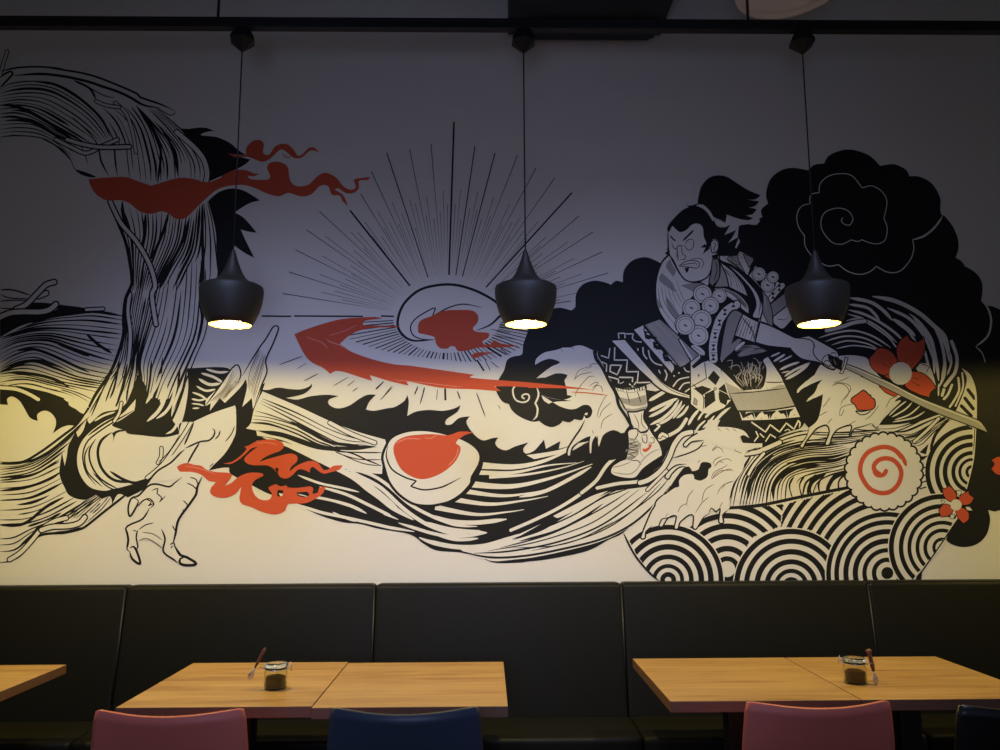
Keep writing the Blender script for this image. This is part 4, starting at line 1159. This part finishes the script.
MURAL_5 = '''
#swirling_body
# arch at upper left
n 2.6 .9 | @a 0 160, 20 90, 45 10
sK 1.8 | @a 0 135, 100 112, 220 105, 340 112, 430 130
sK 2 | 300 112, 430 130, 560 155, 700 205, 860 275, @b 0 45, 130 90, 215 130
sK 1 | @b 100 110, 190 158, 215 150, 215 130
sK 2.6 | @a 90 160, 250 150, 400 165, 550 198, 640 228, 740 262, 820 300, 900 345, 1000 362
sK 2 | @a 0 170, 60 135, 80 150, 0 235
blend K 1.1 3 3 4 3 3 | @a 0 245, 60 212, 200 195, 330 215, 450 275, 560 355, 640 440, 690 545 ; 0 290, 150 268, 300 280, 440 350, 560 440, 660 560 ; 0 345, 120 330, 260 355, 400 430, 520 510, 610 575 ; 0 400, 100 393, 200 420, 320 485, 420 540, 520 590 ; 0 470, 110 460, 220 470, 320 520, 400 575, 480 620 ; 0 545, 100 535, 250 548, 340 592, 410 652, 440 690
sK 3.2 | @a 0 345, 90 350, 180 385, 280 440, 380 505, 450 560
sK 2.6 | @a 200 195, 330 212, 440 262, 550 345, 640 440, 690 545
sK 2.4 | @a 0 422, 90 418, 200 450, 330 520, 440 580
blend K 1 3 4 4 5 4 3 | @a 250 548, 340 592, 420 650, 470 750, @c 480 0, 575 30 ; @a 560 350, 660 470, 710 570, 720 690, @c 735 40 ; @a 720 375, 800 450, 850 600, 872 740, @c 880 70 ; @a 850 345, 940 500, 990 660, @b 130 480, 130 570 ; @b -10 110, 120 250, 220 380, 240 550 ; @b 60 110, 200 250, 330 440, 340 570 ; @b 100 110, 250 240, 380 360, 430 500, 430 580
sK 2.6 | @b 0 130, 80 250, 130 380, 110 580
sK 2.4 | @b 130 230, 210 380, 240 540
sK 2.2 | @a 460 190, 560 240, 600 310
sK 1 | @a 500 200, 640 280, 720 300
n 2.6 .9 | @a 720 330, 790 400, 830 520, 850 640
n 2.4 1 | @a 600 320, 660 345, 745 358
n 3 1.2 | @a 350 560, 450 610, 540 645, 640 600, 735 560
n 3.2 1.4 | @a 420 560, 520 590, 640 608, 810 605
n 4.4 1 | @b 230 265, 340 360, 400 440, 420 530, 402 605
fK | @c 470 0!, 560 25, 605 45!, 560 45, 500 25
fK | @b 250 240!, 300 243, 370 235, 420 238, 462 257!, 420 262, 380 282, 480 295, 560 330, 620 380, 668 408!, 550 400!, 690 435!, 650 470, 560 515, 430 572!, 438 500, 400 410, 330 330, 280 280
fK | @d 675 195!, 740 140, 820 116, 900 130, 1000 190!, 930 210, 840 266!, 900 300, 980 392!, 925 385, 880 372!, 910 440, 965 550!, 900 515, 830 465!, 845 520, 900 700!, 735 680, 725 400
# standing column of strands
fW | @d 40 190!, 110 330, 160 450, 190 600, @e 825 80, 780 200, 772 380, 700 620, 600 750!, @k 480 60!, @h 120 250!, @d 735 640, 705 330, 670 190!
blend K 1.2 4 6 7 4 4 | @d 42 192, 110 320, 155 430, 185 600, 195 750 ; 230 250, 250 400, 235 600, 225 750 ; 420 270, 400 430, 330 620, 290 750 ; 560 290, 520 480, 440 620, 370 750 ; 625 220, 600 480, 540 620, 480 750 ; 670 195, 705 350, 740 640, 740 700
blend K 1.15 6 8 7 4 | @e 820 130, 775 260, 768 400, 715 600, 600 720 ; @e 900 0, 840 330, 825 560, 760 750 ; @e 1010 60, 960 300, 880 560, @k 200 60, 190 200 ; @h 60 0, 50 200, 20 400, @k 330 90, 260 300 ; @h 150 60, 135 330, 80 480, @k 470 80, 400 250
sK 3.2 | @d 45 195, 110 330, 160 450, 190 600, @e 825 80, 785 180, 772 300, 772 400, 740 520, 690 640, @i 600 150, 540 260, 470 340
sK 3.4 | @d 140 195, 145 280, 180 380, 270 500
sK 3.4 | @d 285 275, 280 400, 265 500, 300 600
sK 3 | @d 430 270, 390 400, 320 560
sK 3 | @d 560 300, 500 480, 420 620, 360 720
sK 3 | @d 640 210, 640 400, 645 600, 640 740
sK 2.6 | @h 105 0, 110 80, 100 200, 110 300, 80 440
n 3.6 1.5 | @d 65 200, 130 330, 230 450, 310 590, 345 720, @e 950 160, 975 340
n 3 1.3 | @e 812 150, 800 260, 815 400, 805 550, 780 660
fK | @e 825 120!, 800 150, 785 200, 815 140!
# body to the left
fK | @e 0 315!, 130 275, 250 268, 345 255, 370 220, 400 220, 540 240, 540 262!, 500 268, 350 288, 240 318, 130 350, 0 420!
fK | @e 150 240!, 210 205, 340 210!, 340 255!, 200 250
sK 1.6 | @e 0 125, 80 125, 190 158
sK 1.2 | 0 150, 60 175, 180 180
sK 1.2 | 0 195, 60 190, 170 190
sK 1.2 | 0 238, 90 240, 150 215
n 4.2 1.3 | @e 240 165, 290 145
n 4.2 1.5 | @e 100 245, 165 215, 240 140, 290 92, 340 76
n 4.6 1.5 | @e -20 305, 60 270, 140 262, 250 262, 310 248, 350 215
n 2.6 1.2 | @e 540 248, 645 243
blend K 1.2 4 5 4 5 5 | @e 200 330, 300 300, 450 278, 600 262, 770 288 ; 0 425, 200 372, 380 365, 560 380, 755 400 ; 0 500, 120 450, 300 440, 450 490, 600 540, 715 570 ; 0 610, 100 550, 220 520, 350 570, 500 640, 690 680 ; 0 650, 150 640, 350 690, 500 720, 640 740 ; @i 0 110, 150 85, 300 115, 450 165, 540 230
sK 3 | @e 540 400, 620 470, 700 520
sK 2.8 | @e 110 505, 210 495, 320 530, 470 600, 560 640
sK 3 | @e 0 640, 180 570, 300 580, 380 610
sK 3.2 | @e 50 640, 200 650, 330 680, 430 730
sK 3 | @e 350 455, 460 500, 560 540
fK | @i 0 125!, 100 100, 190 115, 300 140!, 420 185, 430 215!, 520 275, 510 300, 470 350!, 430 345, 380 362, 330 397!, 350 345, 345 300, 310 262, 270 255, 232 280, 238 318!, 190 300, 150 235, 120 190, 75 165, 45 180, 48 205!, 50 218!, 0 215!
n 3.4 1 | @i -10 110, 100 120, 180 150, 240 185
sW 2.4 | @i 30 85, 180 75, 300 105, 390 125
sW 3 | @i 300 135, 420 160, 530 215, 555 235
sW 2.4 | @i 400 180, 480 215, 540 245
sW 2.2 | @i 430 215, 480 240, 515 270
fW | @k 830 235!, 860 250!, 790 280!
'''
MURAL_6 = '''
#swirling_body
# bowl of strands at lower left
sK 2.4 | @i 0 575, 130 577, 250 515, 400 405, 480 340, 560 230
blend K 1.2 3 3 4 4 5 4 | @i 0 590, 150 580, 300 510, 440 400, 560 290 ; 0 640, 200 600, 340 510, 470 400 ; 0 690, 200 660, 370 560 ; @j 0 45, 200 25, 370 -50 ; 0 190, 200 170, 400 75 ; 0 340, 150 335, 300 290, 480 195 ; 0 510, 100 495, 220 400, 400 320, 640 165
sK 2.6 | @i 0 585, 150 575, 250 545, 400 450
sK 2.6 | @j 0 130, 150 112, 300 62, 390 5
sK 3 | @j 0 345, 150 335, 290 230, 400 170
sK 3 | @j 120 480, 200 410, 260 350, 400 330
sK 2.4 | @j 0 578, 60 570, 120 540, 180 480, 230 420, 300 398, 400 393, 500 370, 540 350, 650 262, 780 160, 860 90
sK 3 | @j 330 395, 430 385, 520 360
n 3.6 1.2 | @j 60 560, 130 515, 200 440, 260 370, 340 320, 415 300
n 4.2 1.4 | @j 260 375, 330 355, 430 350, 500 330, 530 295
blend K .7 7 | @j 420 290, 520 200, 600 150 ; 540 330, 640 240, 700 160
fK | @i 545 300!, 560 335, 640 268, 720 252!, 790 205, 860 30!, 915 110, 918 230, 1000 180!, 1000 425!, 870 402, 790 375, 700 392, 640 440, 620 520, 650 610, 720 680, 800 712, 900 690!, 980 640!, @j 930 80, 900 120, 800 172!, 740 150, 702 215!, 690 165, 640 180!, 600 155!, 540 185, 480 180!, 430 155, 405 110, 385 70, 372 20, @i 375 600, 388 515!, 405 600!, 418 540, 430 470, 475 385!, 488 420!, 520 380
fW | @i 855 175!, 800 235, 720 290, 640 330, 550 400, 500 470, 482 560, 500 650, 560 730, @j 650 130, 705 118!, 760 108, 830 88!, 880 70, 950 10, @k 330 560!, 430 398!, 340 420, 200 408, 100 400, 60 385, @i 780 378!, 700 345, 760 310, 840 255!
sK 2 | @i 850 170, 760 270, 640 345, 550 410
sK 1.5 | @i 840 250, 720 320, 620 385, 545 450, 518 540, 540 640, 600 720
sK 2.8 | @i 700 390, 635 440, 612 520, 640 620, 720 690, 850 700
sK 1.8 | @i 600 430, 560 500, 570 590, 630 680, 740 745
sK 1.4 | @i 560 470, 530 540, 550 640, 640 730
sK 1.3 | @i 580 640, 660 720, 740 760
fK | @i 700 395!, 740 375, 795 378, 730 395, 705 455!, 710 420
n 2.4 1 | @i 715 320, 745 270, 760 205
sW 2 | @i 590 320, 650 285, 720 262
fK | @k 296 175!, 380 300, 425 360, 432 400!, 340 420, 200 408, 100 385, 150 270, 160 200, 172 40!, 215 100, 225 215!, 250 180
sK 2.2 | @k 260 -60, 250 60, 225 210
sK 2 | @k 330 -80, 310 60, 250 230
sK 2.2 | @k 440 -20, 420 90, 350 230, 290 310
sK 2.6 | @k 480 0, 455 130, 400 280, 345 370
sK 2.4 | @k 110 -40, 80 100, 40 230
sK 2 | @k 60 -60, 30 100, 0 180
sK 1.6 | @i 760 -50, 700 90, 660 200
sK 1.5 | @i 720 -40, 640 130, 570 290
sK 1.5 | @i 790 20, 770 120, 720 230
sK 1.8 | @i 830 0, 800 120, 790 200
sK 1.2 | @i 690 40, 610 180, 560 270
fK | @k 340 190!, 390 180, 385 300, 435 390!, 380 405, 330 395!, 350 340, 300 300!
sW 3 | @k 225 210, 290 100, 320 20
sW 3.6 | @k 232 322, 300 260, 340 180, 350 60
sW 3 | @k 290 305, 350 260, 390 190, 420 60
sW 2 | @k 385 270, 410 200, 440 100
sW 2.6 | @k 350 400, 400 370, 450 270, 470 200
n 3 1 | @k 232 675, 330 590, 410 480, 470 390, 510 320
n 2.6 1 | @k 300 580, 320 540, 322 488
sK 1 | @k 300 580, 370 510, 440 400
sK 2.8 | @k 0 632, 80 682, 160 705, 230 680
fK | @k 160 705!, 230 680, 250 700!, 200 745!, 100 745!
# dark hollow between the column and the claw
fK | @k 480 -10!, 740 -10, 700 100, 600 225!, 720 160!, 850 60, 850 150!, 970 80!, 880 330, 870 345!, 920 360, 860 380, 1000 430!, 1000 740!, 900 700, 830 665, 740 610, 620 628!, 720 500, 785 400, 790 260, 782 222!, 640 270, 520 325!, 440 330, 430 390!, 470 250, 490 100
sW 2.6 | @k 570 20, 650 45, 712 85
sW 3 | @k 555 55, 620 90, 690 85
sW 2.4 | @k 600 -5, 680 15, 740 10
sW 2.2 | @k 540 100, 600 130, 660 120
sW 2 | @k 515 140, 570 160, 610 190
sW 2 | @k 510 180, 560 190, 600 180
sW 1.6 | @k 510 210, 560 215, 590 225
sW 1.6 | @k 515 240, 560 238
fW | @k 795 485!, 830 492!, 815 500!
fW | @k 845 462!, 870 470!, 855 478!
#dragon_claw
fW | @h 490 330!, 468 333, 430 395, 405 425, 350 515, 312 580!, 290 525, 262 540, 200 630, 130 700, 130 730!, 155 710!, 150 755!, 200 690!, 225 715!, 300 640, 330 595!, 335 640, 312 735!, 360 690!, 365 745!, 395 680, 408 632, 435 560, 428 500, 465 420, 493 350
sK 1.5 | @h 312 580, 350 515, 405 428, 430 395, 468 333, 490 332, 492 350, 465 420, 430 500, 435 560, 405 635, 375 720
sK 1.5 | @h 130 725, 200 630, 262 540, 290 525, 305 570, 290 612, 272 610
blend F .5 8 | @h 400 440, 350 560, 340 640 ; 430 480, 400 600, 370 700
blend F .5 8 | @h 270 545, 220 640, 150 710 ; 310 600, 260 650, 220 700
fW | @k 520 325!, 640 270, 782 222!, 790 300, 780 410, 720 520, 620 620!, 580 675!, @l 570 40, 545 110, 500 210, 430 310, 405 400, 395 455, 440 525, 480 545, 545 585!, 500 595, 430 590, 400 560, 340 520, 325 480, 270 445, 190 440, 172 490, 190 585!, 150 570, 125 510, 108 490, 115 420, 100 370, 130 340, 200 310, 245 245!, 200 210, 165 235, 130 290!, 112 240, 135 180, 180 165, 240 100, 290 88, 370 105, 430 45!, @k 390 690, 250 700!, 330 590, 450 480!
sK 1.9 | @k 525 325, 500 390, 465 470
sK 1.8 | @k 470 490, 560 450, 620 440, 650 410, 655 380, 640 365
sK 1.4 | @k 690 375, 680 410, 655 435
sK 2.0 | @k 560 455, 520 520, 485 585
sK 1.9 | @k 470 495, 440 520, 380 580, 300 630, 235 700
sK 1.1 | @k 720 450, 760 400, 780 350
sK 0.9 | @k 620 610, 650 580
sK 2.4 | @l 575 45, 545 110, 540 150, 500 210, 430 310, 410 400, 395 460
sK 1.2 | @l 480 80, 520 100, 550 130
sK 1.2 | 500 45, 540 60, 550 100
sK 1.2 | 455 190, 480 210, 490 240
sK 1.2 | 455 240, 465 275
sK 1.2 | 390 345, 412 385
sK 1.9 | @k 450 670, 400 710, @l 370 105, 290 88, 240 100, 180 160, 135 178, 115 235, 125 290, 160 240, 178 190, 145 175
sK 1.4 | @l 165 235, 210 190, 250 180, 275 215, 250 240
sK 1.2 | 260 130, 300 115, 295 145, 325 175, 310 200, 350 160
sK 1.2 | 220 180, 260 200, 240 225, 280 205
sK 1.8 | @l 250 235, 205 305, 130 340, 100 365, 115 420, 108 495, 130 510
sK 2.2 | 100 365, 115 430, 108 490
sK 2.4 | @l 125 510, 140 555, 190 585, 165 500, 145 478, 125 490
sK 1.6 | @l 175 375, 165 420, 175 480, 162 500
sK 1.1 | 140 375, 175 385
sK 1.1 | 180 375, 220 345, 275 330
sF 1.1 | @l 180 440, 240 430, 330 490
sF 1.1 | @l 200 390, 270 400, 330 440
sK 1.9 | @l 322 368, 345 430, 335 510, 400 560, 430 585
sK 1.4 | 375 470, 395 455, 410 470
sK 1.4 | 380 490, 395 470
sK 2.7 | @l 400 465, 440 530, 480 545, 540 585, 490 595, 440 585, 440 555, 470 545
#red_flame
fR | @c 555 60!, 640 50, 780 45, 860 70, 940 97, @d 330 97, 400 75, 500 50, 600 60, 640 75, 690 75!, 760 48, @f 110 280, 170 252, 230 252, 270 268, 297 270!, 270 282, 240 280, 252 296, 330 300, 352 285, 336 240, 350 215, 395 210, 438 235, 450 300, 480 330, 540 325, 590 280, 630 265, 680 288, 720 335, 760 350, 780 335, 770 300, 800 292, 850 285!, 840 300, 795 305, 795 340, 770 365, 730 366, 690 342, 675 350, 715 375, 740 430!, 712 405, 700 378, 660 375, 640 330, 600 330, 560 370, 510 383, 440 365, 400 382, 340 370, 260 335, 190 325, 100 342, 40 385, @d 600 240, 540 298, 480 307, 420 268, 380 260, 320 275, 250 260, 190 212, 130 190, 40 190, @c 600 150, 568 100
fR | @f 138 168!, 180 175, 232 178!, 232 140, 265 105, 305 103, 320 125, 315 165, 345 175, 380 130, 430 120, 465 145, 490 180, 515 170, 545 140, 575 140, 597 163!, 555 152, 510 188, 470 190, 425 155, 400 150, 350 195, 315 210, 280 200, 240 185, 180 188
sR 1 | @f 410 165, 430 188, 460 185
#red_curling_flame
fR | @U 180 264!, 215 258, 250 235, 278 205, 268 195!, 290 188, 320 172, 370 164, 415 170, 434 190, 420 210, 380 226, 348 242, 332 258!, 360 248, 410 234, 460 223, 487 233, 488 255, 462 280, 458 298!, 490 272, 540 254, 575 262, 600 292, 625 285, 640 274, 678 272!, 665 290, 620 303, 598 307, 575 294, 555 278, 542 288, 542 302!, 515 290, 492 290, 470 312, 445 327, 420 322, 408 304, 412 284, 395 285, 405 304!, 385 282, 360 272, 310 272, 280 264, 268 248, 285 225, 325 195!, 298 202, 270 228, 240 252, 210 267
fR | @U -12 278!, 5 268, 30 262, 60 270, 90 274, 110 290, 150 300, 200 303, 218 312, 205 335, 188 357!, 215 345, 245 320, 290 303, 340 305, 348 315, 312 335, 300 358, 310 392, 330 412, 355 418, 376 412, 383 388, 368 366, 400 350!, 420 360, 444 355!, 450 364, 490 366, 545 360, 556 372, 552 390, 575 385, 580 366, 608 360!, 598 385, 580 402, 530 428, 480 432, 450 434, 440 458, 420 472, 390 477, 345 467, 300 447, 258 432, 248 410, 252 385, 255 362!, 230 392, 190 407, 150 404, 126 386, 132 362, 150 342, 120 337, 90 312, 50 300, 0 298
fK | @U 408 375!, 432 378, 420 402, 405 398
fW | @U 412 388!, 430 392, 420 402
fK | @U 488 385!, 530 382!, 540 395, 520 405, 490 398
sW 1 | @U 490 392, 532 402
sP .7 | @U 20 275, 80 285, 150 310
sP .7 | @U 320 180, 370 178, 405 188
'''
run(MURAL_5); run(MURAL_6.split('#dragon_claw')[0])
cur[0] = PARTS.setdefault('sun_rays', Part()); sun()
run(MURAL_1); run('#dragon_claw'+MURAL_6.split('#dragon_claw')[1]); run(MURAL_2); run(MURAL_3.split('#foam_wave')[0]); scallops(); run(MURAL_2B)
run('''sK 2 | @t 770 517, @H 90 590, 180 700, 250 760
bK 1.4 | @J 660 275, 520 480, 372 690
bW 1 | @G 872 60, 880 150, 876 260, 865 400, 830 545
''')
run('#foam_wave'+MURAL_3.split('#foam_wave')[1]); fishcake()
run('bR 4.4 | @G 372 458, 380 472, 400 478, 420 470, 428 455\nbR 4.6 | @G 395 470, 372 452, 368 430, 385 405, 420 392, 460 398, 490 425, 505 465, 490 520, 450 558, 400 565, 350 545, 318 505, 300 460, 306 410, 335 365, 380 342, 430 335, 475 352, 505 385\nsR 4 | @G 470 348, 510 385, 530 432')
run(MURAL_4)
run('#red_brush_stroke\nfR | @s 300 265!, 540 289, 705 312!, 560 304, 400 301, 300 300!\nsR 1 | @s 570 325, 680 332, 795 346')
MU = thing('mural', 'black, white and red painted mural of a samurai, waves and clouds covering the wall', 'mural', (0, WALL_Y, 1.0))
for nm, P in PARTS.items():
    if not P.f: continue
    vv = [(x, y-WALL_Y, z-1.0) for x, y, z in P.v]
    o = mesh_obj(nm, vv, P.f, [PM[k] for k in ML], MU, P.mi)
for k, l in {'samurai': 'painted samurai in patterned armour and running shoes swinging a sword', 'katana': 'painted long curved sword blade', 'fish_cake': 'painted white scalloped disc with red spiral',
             'cherry_blossom': 'large red painted blossom behind the sword', 'red_dotted_blossom': 'small red painted blossom at the lower right', 'rising_sun_egg': 'painted egg with red yolk inside the sun rays',
             'egg_with_red_yolk': 'large painted egg with orange red yolk among the strands', 'black_storm_cloud': 'solid black painted clouds', 'dragon_claw': 'pale painted clawed leg'}.items():
    for o in MU.children:
        if o.name == k: o['label'] = l
